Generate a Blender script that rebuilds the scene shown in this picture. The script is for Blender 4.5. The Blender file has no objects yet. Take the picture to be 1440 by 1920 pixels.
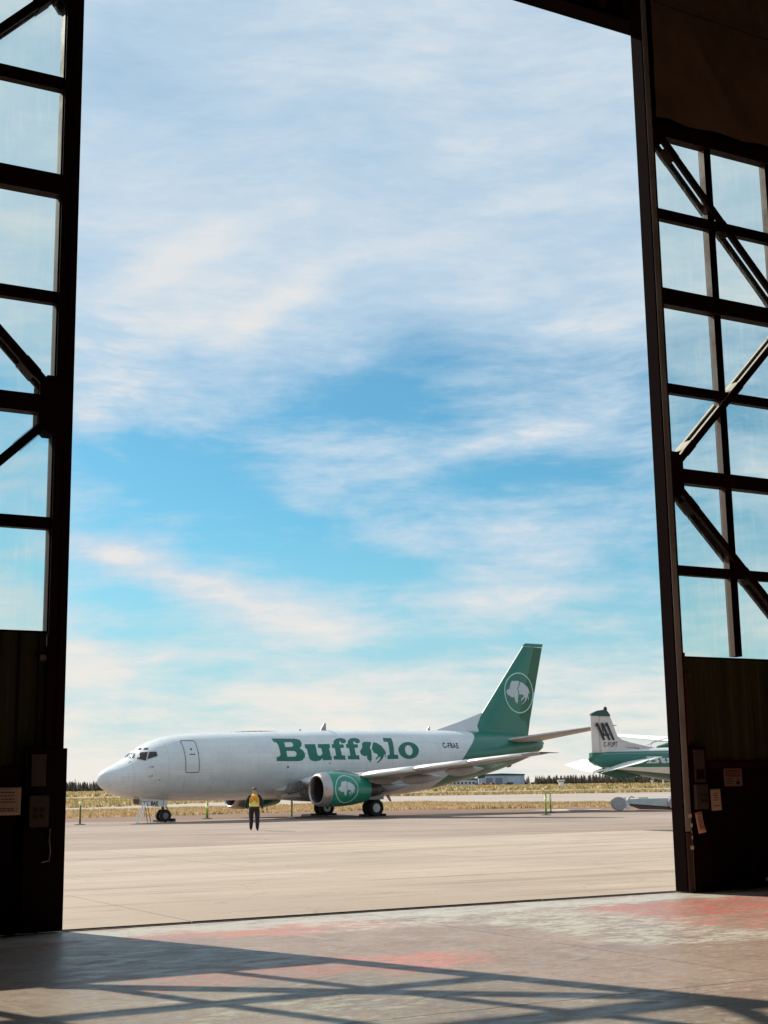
import bpy, bmesh, math, random
from math import sin, cos, pi, radians as R, sqrt, atan2
from mathutils import Vector, Matrix, noise
from mathutils.bvhtree import BVHTree
from mathutils.geometry import tessellate_polygon
random.seed(7)
SC = bpy.context.scene
COL = SC.collection

# ------------------------------------------------------------------ camera
CAM_H = 1.8543
cd = bpy.data.cameras.new('camera')
cam = bpy.data.objects.new('camera', cd)
COL.objects.link(cam)
cd.sensor_fit = 'HORIZONTAL'; cd.sensor_width = 36.0; cd.lens = 36 * 2631.1 / 1440
cd.clip_start = 0.1; cd.clip_end = 20000
cx = Vector((0.99987892, 0.002964, -0.0152764)); cu = Vector((0.01556129, -0.19044937, 0.98157368)); cf = Vector((0, 0.98169254, 0.19047244))
cam.matrix_world = Matrix(((cx.x, cu.x, -cf.x, 0), (cx.y, cu.y, -cf.y, 0), (cx.z, cu.z, -cf.z, CAM_H), (0, 0, 0, 1)))
SC.camera = cam

# ------------------------------------------------------------------ light
SUN_EL = R(36.0)
SUN_DIR = Vector((-0.741, 0.671, 0)) * cos(SUN_EL) + Vector((0, 0, sin(SUN_EL)))   # towards the sun
EXPO = 0.75
SKY_K = 0.10
sd = bpy.data.lights.new('sun', 'SUN'); sd.energy = 4.2; sd.angle = R(0.55); sd.color = (1.0, 0.93, 0.82)
sun = bpy.data.objects.new('sun', sd); COL.objects.link(sun)
sun.rotation_mode = 'QUATERNION'; sun.rotation_quaternion = SUN_DIR.to_track_quat('Z', 'Y')
sun.location = (-60, 60, 60)

world = bpy.data.worlds.new('World'); SC.world = world; world.use_nodes = True


class NT:
    """small helper for writing node trees"""
    def __init__(s, tree):
        s.t = tree; s.n = tree.nodes; s.l = tree.links

    def node(s, typ, **kw):
        nd = s.n.new(typ)
        for k, v in kw.items(): setattr(nd, k, v)
        return nd

    def put(s, sock, v):
        if isinstance(v, bpy.types.NodeSocket): s.l.new(v, sock)
        elif v is not None:
            if hasattr(sock.default_value, '__len__') and not hasattr(v, '__len__'): v = (v,) * len(sock.default_value)
            if hasattr(v, '__len__') and len(sock.default_value) == 4 and len(v) == 3: v = (*v, 1)
            sock.default_value = v

    def m(s, op, a, b=None, c=None, clamp=False):
        nd = s.node('ShaderNodeMath', operation=op, use_clamp=clamp)
        s.put(nd.inputs[0], a)
        if b is not None: s.put(nd.inputs[1], b)
        if c is not None: s.put(nd.inputs[2], c)
        return nd.outputs[0]

    def mix(s, f, a, b, blend='MIX'):
        nd = s.node('ShaderNodeMix', data_type='RGBA', blend_type=blend)
        s.put(nd.inputs[0], f); s.put(nd.inputs[6], a); s.put(nd.inputs[7], b)
        return nd.outputs[2]

    def xyz(s, v):
        nd = s.node('ShaderNodeSeparateXYZ'); s.l.new(v, nd.inputs[0]); return nd.outputs

    def vec(s, x, y, z):
        nd = s.node('ShaderNodeCombineXYZ')
        for i, v in enumerate((x, y, z)): s.put(nd.inputs[i], v)
        return nd.outputs[0]

    def mapping(s, v, scale=(1, 1, 1), loc=(0, 0, 0), rot=(0, 0, 0)):
        nd = s.node('ShaderNodeMapping'); s.l.new(v, nd.inputs[0])
        nd.inputs['Scale'].default_value = scale; nd.inputs['Location'].default_value = loc; nd.inputs['Rotation'].default_value = rot
        return nd.outputs[0]

    def noise(s, v, scale, detail=5, rough=.55, dist=0.0, out=0):
        nd = s.node('ShaderNodeTexNoise')
        if v is not None: s.l.new(v, nd.inputs['Vector'])
        nd.inputs['Scale'].default_value = scale; nd.inputs['Detail'].default_value = detail
        nd.inputs['Roughness'].default_value = rough; nd.inputs['Distortion'].default_value = dist
        return nd.outputs[out]

    def ss(s, v, a, b, lo=0.0, hi=1.0):
        nd = s.node('ShaderNodeMapRange', interpolation_type='SMOOTHSTEP')
        s.put(nd.inputs[0], v); s.put(nd.inputs[1], a); s.put(nd.inputs[2], b); s.put(nd.inputs[3], lo); s.put(nd.inputs[4], hi)
        return nd.outputs[0]


w = NT(world.node_tree)
for nd in list(w.n): w.n.remove(nd)
sky = w.node('ShaderNodeTexSky', sky_type='NISHITA', sun_disc=False)
sky.sun_elevation = SUN_EL; sky.sun_rotation = atan2(SUN_DIR.x, SUN_DIR.y)
sky.air_density = 1.0; sky.dust_density = 0.6; sky.ozone_density = 1.5; sky.altitude = 200
tc = w.node('ShaderNodeTexCoord').outputs['Generated']
dx, dy, dz = w.xyz(tc)
az = w.m('MULTIPLY', w.m('ARCTAN2', dx, dy), 57.2958)             # degrees, 0 = down the apron
el = w.m('MULTIPLY', w.m('ARCSINE', dz), 57.2958)
hz = w.m('ADD', w.m('MAXIMUM', dz, 0.0), 0.10)
plane = w.vec(w.m('DIVIDE', dx, hz), w.m('DIVIDE', dy, hz), 0.0)   # high cloud sheet seen in perspective


def blob(a0, e0, ra, re, amt, tilt=0.0):
    """a soft cloud bank (or gap) at a compass bearing and height"""
    x = w.m('SUBTRACT', az, a0); y = w.m('SUBTRACT', el, e0)
    if tilt:
        t = R(tilt); x2 = w.m('ADD', w.m('MULTIPLY', x, cos(t)), w.m('MULTIPLY', y, sin(t)))
        y = w.m('SUBTRACT', w.m('MULTIPLY', y, cos(t)), w.m('MULTIPLY', x, sin(t))); x = x2
    q = w.m('ADD', w.m('POWER', w.m('ABSOLUTE', w.m('DIVIDE', x, ra)), 2), w.m('POWER', w.m('ABSOLUTE', w.m('DIVIDE', y, re)), 2))
    return w.m('MULTIPLY', w.m('EXPONENT', w.m('MULTIPLY', q, -1.0)), amt)


warp = w.noise(w.mapping(plane, (.35, .35, 1)), 1.0, 3, .5, 0, 1)
pw = w.node('ShaderNodeVectorMath', operation='MULTIPLY_ADD'); w.l.new(warp, pw.inputs[0]); pw.inputs[1].default_value = (1.3, 1.3, 0); w.l.new(plane, pw.inputs[2])
pw = pw.outputs[0]
ang = w.vec(w.m('MULTIPLY', az, .1), w.m('MULTIPLY', el, .1), 0.0)
aw = w.node('ShaderNodeVectorMath', operation='MULTIPLY_ADD'); w.l.new(w.noise(ang, .9, 2, .4, 0, 1), aw.inputs[0]); aw.inputs[1].default_value = (.30, .22, 0); w.l.new(ang, aw.inputs[2])
aw = aw.outputs[0]
n1 = w.noise(w.mapping(aw, (1.0, 2.6, 1), rot=(0, 0, R(-9))), 1.5, 8, .52, .0)             # cloud banks
n2 = w.noise(w.mapping(aw, (.8, 5.0, 1), loc=(3, 1, 0), rot=(0, 0, R(6))), 1.7, 10, .58, .0)   # long combed fibres
n3 = w.noise(w.mapping(aw, (1.2, 5.2, 1), loc=(8, 3, 0), rot=(0, 0, R(-20))), 3.4, 9, .62, .15)  # fine crossing wisps
n4 = w.noise(w.mapping(pw, (1, 2.2, 1)), 1.2, 8, .6, .3)
cov = w.m('MULTIPLY', w.m('SUBTRACT', n1, .5), 2.0)
cov = w.m('MULTIPLY_ADD', w.m('SUBTRACT', n2, .5), .85, cov)
cov = w.m('MULTIPLY_ADD', w.m('SUBTRACT', n3, .5), .7, cov)
cov = w.m('MULTIPLY_ADD', w.m('SUBTRACT', n4, .5), .6, cov)
cov = w.m('ADD', cov, .42)
n5 = w.noise(w.mapping(aw, (1.0, 3.6, 1), loc=(2, 7, 0), rot=(0, 0, R(-14))), 9.0, 9, .66, .5)      # feathery edges
cov = w.m('MULTIPLY_ADD', w.m('SUBTRACT', n5, .5), .50, cov)
cov = w.m('MULTIPLY', cov, w.ss(el, 14, 21, 1.0, .32))
cov = w.m('ADD', cov, w.ss(el, 14, 20, 0, .62))
cov = w.m('ADD', cov, w.ss(el, 4.6, 1.2, 0, .40))
for b in ((-9.3, 12.2, 4.4, 1.6, -.70, -18), (-4.6, 11.0, 3.6, 1.0, -.40, -24), (-.4, 15.9, 4.6, 1.3, -.56, 4), (7.2, 12.2, 4.2, 1.0, -.55, 0), (-2.0, 8.8, 5.0, .8, -.50, -6), (-11.3, 7.8, 2.4, .7, -.50, -5),
          (3.2, 5.4, 4.6, .65, -.50, 0), (-10, 6.0, 3.0, .45, -.42, -5), (9.3, 6.7, 3.4, .6, -.30, 0), (-10, 28.2, 5.0, 1.8, -.22, 8), (3.5, 17.4, 4.5, .9, -.26, -4), (-3, 25.5, 6, 1.2, -.08, 0), (9, 16, 3, 1.0, -.12, 0),
          (-8.6, 21.0, 4.6, 1.0, .30, 26), (-4.4, 19.4, 3.0, .6, .26, 32), (-12.1, 14.9, 1.2, .8, .55, 0), (-10.6, 13.0, 1.5, .28, .42, -26), (-11.5, 9.5, 2.6, .6, .62, -10), (-6.0, 7.4, 4.2, .8, .45, -12), (-3.6, 6.4, 3.0, .6, .30, -6),
          (2.5, 13.2, 4.0, .35, .32, 13), (8.0, 10.3, 5.0, .40, .34, 0), (8.5, 9.0, 4.2, .5, .30, 5), (8, 14.4, 3.8, .5, .26, 4), (-3.5, 11.3, 1.0, .42, .55, -18), (-3.8, 10.3, .9, .25, .35, 0), (0, 4.0, 6.0, .7, .34, -2), (-12.4, 5.3, 1.8, 1.1, .36, -10), (5, 7.6, 4, .5, .18, 0)):
    cov = w.m('ADD', cov, blob(*b))
mask = w.ss(cov, -.12, 1.0)
skyc = w.mix(1.0, sky.outputs[0], (.29, .60, .64), 'MULTIPLY')
skyc = w.mix(w.ss(el, 11, 2, 0, .72), skyc, (2.7, 3.9, 4.5))
skyc = w.mix(w.ss(el, 14, 26, 0, .35), skyc, (2.2, 3.2, 4.3))
mid_ = w.ss(cov, .62, 1.2)                                       # thick parts turn from blue white to cream
bright = w.mix(mid_, (3.3, 4.15, 4.9), (4.75, 4.75, 4.72))
lowc = w.mix(w.ss(el, 11, 2.0), bright, (5.2, 4.98, 4.60))
final = w.mix(mask, skyc, lowc)
bg = w.node('ShaderNodeBackground'); w.l.new(final, bg.inputs[0]); bg.inputs[1].default_value = SKY_K
wo = w.node('ShaderNodeOutputWorld'); w.l.new(bg.outputs[0], wo.inputs[0])

SC.render.engine = 'CYCLES'
SC.view_settings.view_transform = 'Standard'; SC.view_settings.look = 'None'
SC.view_settings.exposure = EXPO; SC.view_settings.gamma = 1; SC.view_settings.use_curve_mapping = False
SC.cycles.max_bounces = 7; SC.cycles.diffuse_bounces = 4; SC.cycles.glossy_bounces = 3; SC.cycles.transparent_max_bounces = 16
SC.cycles.sample_clamp_indirect = 4.0
SC.render.resolution_x = 768; SC.render.resolution_y = 1024


# ------------------------------------------------------------------ materials
def mat(name, col, rough=.6, metal=0.0, var=0.0, vscale=3.0, bump=0.0, bscale=20.0, vstretch=(1, 1, 1), spec=.5, coat=0.0, col2=None, fn=None):
    m = bpy.data.materials.new(name); m.use_nodes = True
    t = NT(m.node_tree); b = t.n['Principled BSDF']
    b.inputs['Roughness'].default_value = rough; b.inputs['Metallic'].default_value = metal
    b.inputs['Specular IOR Level'].default_value = spec; b.inputs['Coat Weight'].default_value = coat; b.inputs['Coat Roughness'].default_value = .08
    oc = t.node('ShaderNodeTexCoord').outputs['Object']
    c = None
    if var > 0 or col2:
        n = t.noise(t.mapping(oc, vstretch), vscale, 6, .65)
        if col2: c = t.mix(t.ss(n, .38, .62), col, col2)
        else: c = t.mix(t.ss(n, .3, .7), tuple(x * (1 - var) for x in col), tuple(min(1, x * (1 + var)) for x in col))
        t.l.new(c, b.inputs['Base Color'])
        r = t.ss(n, .3, .7, max(0, rough - .08), min(1, rough + .1)); t.l.new(r, b.inputs['Roughness'])
    else: b.inputs['Base Color'].default_value = (*col, 1)
    if bump > 0:
        bn = t.node('ShaderNodeBump'); bn.inputs['Strength'].default_value = bump; bn.inputs['Distance'].default_value = .02
        t.l.new(t.noise(oc, bscale, 5, .6), bn.inputs['Height']); t.l.new(bn.outputs[0], b.inputs['Normal'])
    if fn: fn(t, b, oc, c)
    return m


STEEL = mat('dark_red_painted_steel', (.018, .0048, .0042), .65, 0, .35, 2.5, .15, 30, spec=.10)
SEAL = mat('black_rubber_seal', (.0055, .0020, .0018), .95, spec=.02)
STEELR = mat('red_oxide_steel', (.075, .014, .012), .6, 0, .3, 3)
BROWNST = mat('brown_steel_and_lit_faces', (.075, .036, .027), .7, 0, .25, 3)  # brown steel; on the mullions it carries painted sunlight
GREYST = mat('grey_worn_steel', (.34, .32, .30), .5, .2, .3, 2.5, .1, 30, (1, 1, .3))
PALEBAR = mat('pale_metal_and_sunlit_tops', (.34, .29, .24), .6, .2, .25, 4)  # pale metal; on the brace it is sunlight painted on the tops
PLATE = mat('dark_plate', (.012, .0038, .0036), .6, 0, .4, 1.2, .1, 12, spec=.08)
CORR = mat('dark_green_corrugated_paint', (.052, .050, .026), .6, 0, .3, 1.6, .1, 20, (2.5, 1, .25), spec=.1)
TARP = mat('brown_tarpaulin', (.16, .098, .062), .8, 0, .18, 1.0, .25, 9)
TARP2 = mat('tarp_seam', (.03, .018, .012), .8)
WALLM = mat('hangar_inner_wall', (.30, .235, .19), .8, 0, .2, .8)
ROOFM = mat('hangar_roof_lining', (.26, .20, .16), .8, 0, .2, .8)
PAPER = mat('yellowed_paper', (.62, .47, .34), .8, 0, .1, 8)
PAPER2 = mat('pinkish_paper', (.72, .42, .31), .8, 0, .12, 8)
SIGNW = mat('faded_sign_white', (.20, .15, .12), .7, 0, .1, 8)
SIGNR = mat('faded_sign_red', (.16, .02, .015), .6)
INK = mat('black_ink', (.012, .010, .010), .7)
BOXM = mat('grey_brown_box', (.060, .040, .036), .6, 0, .2, 4)
STICK = mat('white_sticker', (.75, .68, .60), .7, 0, .1, 10)
WHITE = mat('white_aircraft_paint', (.72, .74, .75), .28, 0, .04, 1.2, coat=.5)
GREYW = mat('grey_wing_paint', (.33, .305, .29), .35, 0, .12, 1.5)
GREEN = mat('green_aircraft_paint', (.004, .155, .105), .30, 0, .10, 1.0, coat=.4)
GREEND = mat('dull_green_paint', (.014, .105, .060), .45, 0, .15, 1.0)
METAL = mat('polished_lip_metal', (.44, .40, .385), .32, .9, .06, 4)
SLAT = mat('bright_leading_edge_metal', (.88, .87, .85), .38, .35, .04, 3)
DARKM = mat('burnt_exhaust_metal', (.10, .085, .075), .45, .7, .3, 5)
DUCT = mat('dark_intake', (.035, .028, .026), .6)
FAN = mat('fan_blade_metal', (.10, .09, .09), .35, .8)
TYRE = mat('tyre_rubber', (.014, .013, .013), .85, 0, .3, 10)
HUB = mat('white_wheel_hub', (.66, .66, .66), .5, 0, .1, 8)
HUBG = mat('grey_wheel_hub', (.17, .16, .16), .5, .3, .1, 8)
GLASSD = mat('dark_cockpit_glass', (.035, .016, .014), .12, 0, coat=0)
FRAMEW = mat('window_frame_paint', (.50, .51, .52), .4)
BLACK = mat('black_lettering', (.010, .008, .010), .5)
LINE = mat('grey_panel_line', (.12, .14, .16), .6)
PALEMK = mat('pale_grey_marking', (.50, .56, .60), .5)
MINTMK = mat('pale_mint_ring', (.42, .66, .58), .5)
POSTG = mat('lime_green_post', (.22, .42, .04), .55, 0, .15, 6)
POSTD = mat('olive_green_post', (.10, .15, .03), .6, 0, .15, 6)
POSTY = mat('yellow_cream_cap', (.85, .78, .45), .5)
RUBBER = mat('black_rubber_base', (.02, .02, .02), .8)
ALU = mat('ladder_aluminium', (.80, .79, .77), .45, .3, .1, 8)
ALUD = mat('ladder_rear_brace', (.12, .11, .10), .5, .3)
SKIN = mat('skin', (.42, .24, .16), .6)
CLOTH = mat('dark_work_clothes', (.020, .014, .018), .9, 0, .3, 14, .3, 40)
CAPM = mat('grey_cap', (.10, .10, .115), .85)
VEST = mat('high_visibility_yellow', (.72, .62, .06), .75, 0, .12, 12, .2, 40)
VESTO = mat('orange_tape', (.85, .20, .035), .6)
VESTG = mat('lime_reflective_tape', (.72, .86, .38), .4)
BLDG = mat('pale_blue_metal_cladding', (.40, .46, .55), .6, 0, .08, .4)
BLDGD = mat('grey_roller_door', (.18, .20, .25), .6)
BLDGL = mat('light_blue_door', (.48, .56, .66), .6)
TEAL = mat('dark_teal_roof_trim', (.012, .065, .075), .6)
CARTM = mat('pale_blue_grey_metal', (.46, .53, .54), .5, 0, .08, 2)
CARTB = mat('brown_painted_shadow', (.12, .07, .055), .8)  # shadow colour for the wedge below the trailer bed
BARK = mat('spruce_bark', (.055, .040, .030), .9)
SPRUCE = mat('black_spruce_needles', (.036, .030, .018), .9, 0, 0, .25, col2=(.085, .055, .034))
SPRUCE2 = mat('olive_shrub_leaves', (.060, .060, .022), .9, 0, 0, .3, col2=(.105, .085, .035))


def thin_glass():
    m = bpy.data.materials.new('dusty_window_glazing'); m.use_nodes = True; t = NT(m.node_tree)
    t.n.remove(t.n['Principled BSDF']); out = t.n['Material Output']
    oc = t.node('ShaderNodeTexCoord').outputs['Object']
    tr = t.node('ShaderNodeBsdfTransparent')
    st = t.noise(t.mapping(oc, (5, 5, .35)), 2.0, 6, .7)
    bl = t.noise(oc, 1.1, 4, .6)
    t.l.new(t.mix(t.ss(bl, .3, .7), (.925, .968, .945), (.945, .972, .952)), tr.inputs[0])
    tl = t.node('ShaderNodeBsdfTranslucent'); tl.inputs[0].default_value = (.62, .70, .66, 1)
    df = t.node('ShaderNodeBsdfDiffuse'); df.inputs[0].default_value = (.35, .36, .32, 1)
    gl = t.node('ShaderNodeBsdfGlossy'); gl.inputs['Roughness'].default_value = .12
    dirt = t.node('ShaderNodeMixShader'); t.l.new(tl.outputs[0], dirt.inputs[1]); t.l.new(df.outputs[0], dirt.inputs[2]); dirt.inputs[0].default_value = .3
    a = t.node('ShaderNodeMixShader'); t.l.new(t.m('ADD', t.ss(st, .50, .74, .01, .09), t.ss(bl, .4, .8, 0, .04)), a.inputs[0]); t.l.new(tr.outputs[0], a.inputs[1]); t.l.new(dirt.outputs[0], a.inputs[2])
    fr = t.node('ShaderNodeLayerWeight'); fr.inputs[0].default_value = .5; fo_ = t.m('MULTIPLY_ADD', t.m('POWER', fr.outputs['Facing'], 4.0), .5, .025)
    b = t.node('ShaderNodeMixShader'); t.l.new(fo_, b.inputs[0]); t.l.new(a.outputs[0], b.inputs[1]); t.l.new(gl.outputs[0], b.inputs[2])
    t.l.new(b.outputs[0], out.inputs[0])
    return m


GLAZ = thin_glass()


# hangar floor: worn concrete with red and pale mint paint left in bands that follow the doorway (object space: x along the door, y outwards)
def floor_fn(t, b, oc, c):
    x, y, z = t.xyz(oc)
    ws = t.mapping(oc, (.55, 1.3, 1))
    wl = t.noise(oc, .8, 6, .65); w2 = t.noise(ws, 3.2, 8, .72, .6); w3 = t.noise(ws, 9.0, 6, .7); fine = t.noise(oc, 38, 4, .6); w5 = t.noise(t.mapping(oc, (.7, 1.5, 1), loc=(5, 2, 0)), 1.3, 8, .75)
    base = t.mix(t.ss(wl, .3, .7), (.275, .190, .142), (.385, .285, .215))
    base = t.mix(t.ss(w2, .35, .7, 0, .55), base, (.215, .145, .115))
    b.inputs['Specular IOR Level'].default_value = .20
    base = t.mix(t.ss(w3, .5, .75, 0, .4), base, (.44, .37, .30))

    def edge(v, a, bb, s=.35):
        v = t.m('ADD', v, t.m('MULTIPLY', t.m('SUBTRACT', w5, .5), 3.2))
        return t.m('MULTIPLY', t.ss(v, a - s, a + s), t.ss(v, bb + s, bb - s))

    def patch(x0, x1, y0, y1, col, amt, thr, base):
        k = t.m('MULTIPLY', edge(x, x0, x1), edge(y, y0, y1, .18))
        k = t.m('MULTIPLY', k, t.ss(t.m('ADD', t.m('ADD', t.m('MULTIPLY', w2, .45), t.m('MULTIPLY', w3, .35)), t.m('MULTIPLY', w5, .2)), thr - .022, thr + .022))
        return t.mix(t.m('MULTIPLY', k, amt), base, col)
    RED = (.46, .095, .070); PINK = (.56, .215, .165); MINT = (.50, .49, .41)
    base = patch(-6, 30, -1.15, -.2, (.50, .49, .42), .75, .44, base)
    base = patch(-.5, 4.2, -2.1, -1.1, PINK, .65, .455, base)
    base = patch(3.0, 9.5, -2.2, -.5, MINT, .75, .50, base)
    base = patch(5.2, 8.4, -6.0, -2.0, MINT, .85, .50, base)
    base = patch(7.4, 14, -3.4, -1.3, RED, .75, .485, base)
    base = patch(7.2, 12, -5.2, -3.6, RED, .80, .500, base)
    base = patch(9.5, 16, -8.0, -4.0, RED, .6, .52, base)
    base = patch(1.9, 3.0, -6.0, -4.9, (.60, .19, .13), .7, .485, base)
    base = patch(-.8, 2.6, -6.1, -4.6, PINK, .6, .475, base)
    base = patch(-1.4, 1.4, -8.4, -6.4, MINT, .7, .53, base)
    base = patch(1.2, 4.2, -10.5, -8.2, MINT, .6, .55, base)
    base = patch(-4.5, 1.2, -4.4, -1.4, (.26, .20, .19), .6, .46, base)
    base = patch(-12, -3, -8.4, -1.4, PINK, .5, .50, base)
    sc1 = t.noise(t.mapping(oc, (1.2, 3.4, 1), rot=(0, 0, -.25)), 6.0, 8, .78, .4)
    base = t.mix(t.ss(sc1, .53, .60, 0, .55), base, (.50, .41, .34)); base = t.mix(t.ss(sc1, .45, .39, 0, .50), base, (.19, .115, .095))
    # chips and tyre scuffs
    base = t.mix(t.ss(fine, .66, .74, 0, .55), base, (.62, .56, .47))
    base = t.mix(t.ss(t.noise(t.mapping(oc, (.25, 2.2, 1), rot=(0, 0, .2)), 3.0, 6, .65), .60, .72, 0, .5), base, (.14, .105, .09))
    cr = t.node('ShaderNodeTexVoronoi', feature='DISTANCE_TO_EDGE'); cr.inputs['Scale'].default_value = .55
    vm = t.node('ShaderNodeVectorMath', operation='MULTIPLY_ADD'); t.l.new(t.noise(oc, 1.6, 5, .6, 0, 1), vm.inputs[0]); vm.inputs[1].default_value = (.9, .9, 0); t.l.new(oc, vm.inputs[2]); t.l.new(vm.outputs[0], cr.inputs['Vector'])
    base = t.mix(t.ss(cr.outputs['Distance'], .004, .001, 0, .4), base, (.09, .065, .05))
    oil = t.noise(t.mapping(oc, (1, 1, 1), loc=(4, 9, 0)), 1.1, 4, .6, .8); base = t.mix(t.ss(oil, .62, .72, 0, .45), base, (.12, .085, .07))
    base = t.mix(t.ss(t.noise(t.mapping(oc, (.9, .12, 1), rot=(0, 0, .5)), 4.0, 5, .6), .60, .70, 0, .35), base, (.46, .38, .30))
    t.l.new(base, b.inputs['Base Color'])
    t.l.new(t.ss(w2, .3, .7, .30, .56), b.inputs['Roughness'])
    bn = t.node('ShaderNodeBump'); bn.inputs['Strength'].default_value = .30; bn.inputs['Distance'].default_value = .010
    t.l.new(t.m('ADD', t.m('MULTIPLY', w3, .7), t.m('MULTIPLY', fine, .3)), bn.inputs['Height']); t.l.new(bn.outputs[0], b.inputs['Normal'])


FLOORM = mat('worn_painted_concrete', (.3, .25, .2), .4, fn=floor_fn)


def ground_fn(c1, c2, c3, sc=1.0, stain=.5, crack=True):
    def fn(t, b, oc, c):
        n1 = t.noise(oc, .12 * sc, 7, .65, .4); n2 = t.noise(t.mapping(oc, (.35, 1.4, 1)), .9 * sc, 8, .7, .3); n3 = t.noise(oc, 14, 4, .65)
        n4 = t.noise(t.mapping(oc, (.10, .8, 1), rot=(0, 0, -.12)), 1.2 * sc, 7, .65, .2)
        k = t.mix(t.ss(n1, .3, .7), c1, c2)
        k = t.mix(t.ss(n2, .5, .72, 0, stain), k, c3)
        k = t.mix(t.ss(n4, .52, .66, 0, stain * .9), k, tuple(v * .68 for v in c1))
        k = t.mix(t.ss(n4, .42, .30, 0, stain * .6), k, tuple(min(1, v * 1.22) for v in c2))
        k = t.mix(t.ss(n3, .3, .75, 0, .35), k, tuple(v * .8 for v in c1))
        ty = t.noise(t.mapping(oc, (.035, 1.6, 1), rot=(0, 0, .35)), 1.3, 4, .5); ty2 = t.noise(t.mapping(oc, (.05, 1.9, 1), rot=(0, 0, -.75)), 1.1, 4, .5)
        k = t.mix(t.ss(ty, .60, .66, 0, .35 * stain), k, tuple(v * .5 for v in c1)); k = t.mix(t.ss(ty2, .61, .66, 0, .3 * stain), k, tuple(v * .5 for v in c1))
        k = t.mix(t.ss(t.noise(oc, .45, 3, .55, .6), .66, .74, 0, .5 * stain), k, tuple(v * .55 for v in c1))
        k = t.mix(t.ss(t.noise(oc, 5.5, 3, .6), .70, .76, 0, .7), k, tuple(min(1, v * 1.5) for v in c2))
        if crack:
            vm = t.node('ShaderNodeVectorMath', operation='MULTIPLY_ADD'); t.l.new(t.noise(oc, .5, 5, .6, 0, 1), vm.inputs[0]); vm.inputs[1].default_value = (3, 3, 0); t.l.new(oc, vm.inputs[2])
            cr = t.node('ShaderNodeTexVoronoi', feature='DISTANCE_TO_EDGE'); cr.inputs['Scale'].default_value = .16; t.l.new(vm.outputs[0], cr.inputs['Vector'])
            k = t.mix(t.ss(cr.outputs['Distance'], .006, .001, 0, .35), k, tuple(v * .5 for v in c1))
        t.l.new(k, b.inputs['Base Color'])
        bn = t.node('ShaderNodeBump'); bn.inputs['Strength'].default_value = .25; bn.inputs['Distance'].default_value = .01
        t.l.new(n3, bn.inputs['Height']); t.l.new(bn.outputs[0], b.inputs['Normal'])
    return fn


APRON = mat('bright_worn_concrete', (.4, .35, .28), .9, spec=.2, fn=ground_fn((.345, .280, .222), (.44, .365, .290), (.29, .218, .172), .8, .85))
ASPH = mat('weathered_apron_asphalt', (.3, .26, .23), .95, spec=.12, fn=ground_fn((.265, .206, .170), (.36, .288, .238), (.44, .365, .30), .5, .8))
TAXI = mat('pale_taxiway_asphalt', (.36, .33, .31), .9, spec=.15, fn=ground_fn((.34, .285, .245), (.42, .355, .31), (.47, .41, .35), .2, .5, False))
DIRT = mat('brown_gravel_ground', (.3, .23, .18), .95, spec=.1, fn=ground_fn((.185, .120, .092), (.25, .172, .132), (.32, .24, .185), .5, .7, False))
PUD = mat('pale_dry_gravel', (.62, .56, .45), .8)
LAND = mat('dry_grass_land', (.21, .15, .06), .95, fn=ground_fn((.180, .130, .048), (.30, .205, .085), (.14, .12, .04), .12, .7, False))


# ------------------------------------------------------------------ object helpers
def link(name, me, parent=None, m=None, smooth=False):
    o = bpy.data.objects.new(name, me); COL.objects.link(o)
    if m is not None and not me.materials:
        for q in (m if isinstance(m, (list, tuple)) else [m]): me.materials.append(q)
    if parent is not None: o.parent = parent
    if smooth: me.polygons.foreach_set('use_smooth', [True] * len(me.polygons))
    return o


def tag(o, label=None, cat=None, group=None, kind=None):
    if label: o['label'] = label
    if cat: o['category'] = cat
    if group: o['group'] = group
    if kind: o['kind'] = kind
    return o


def thing(name, label, cat, loc=(0, 0, 0), rz=0.0, group=None, kind=None):
    o = bpy.data.objects.new(name, None); COL.objects.link(o)
    o.location = loc; o.rotation_euler = (0, 0, rz); o.empty_display_size = .3
    return tag(o, label, cat, group, kind)


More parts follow.
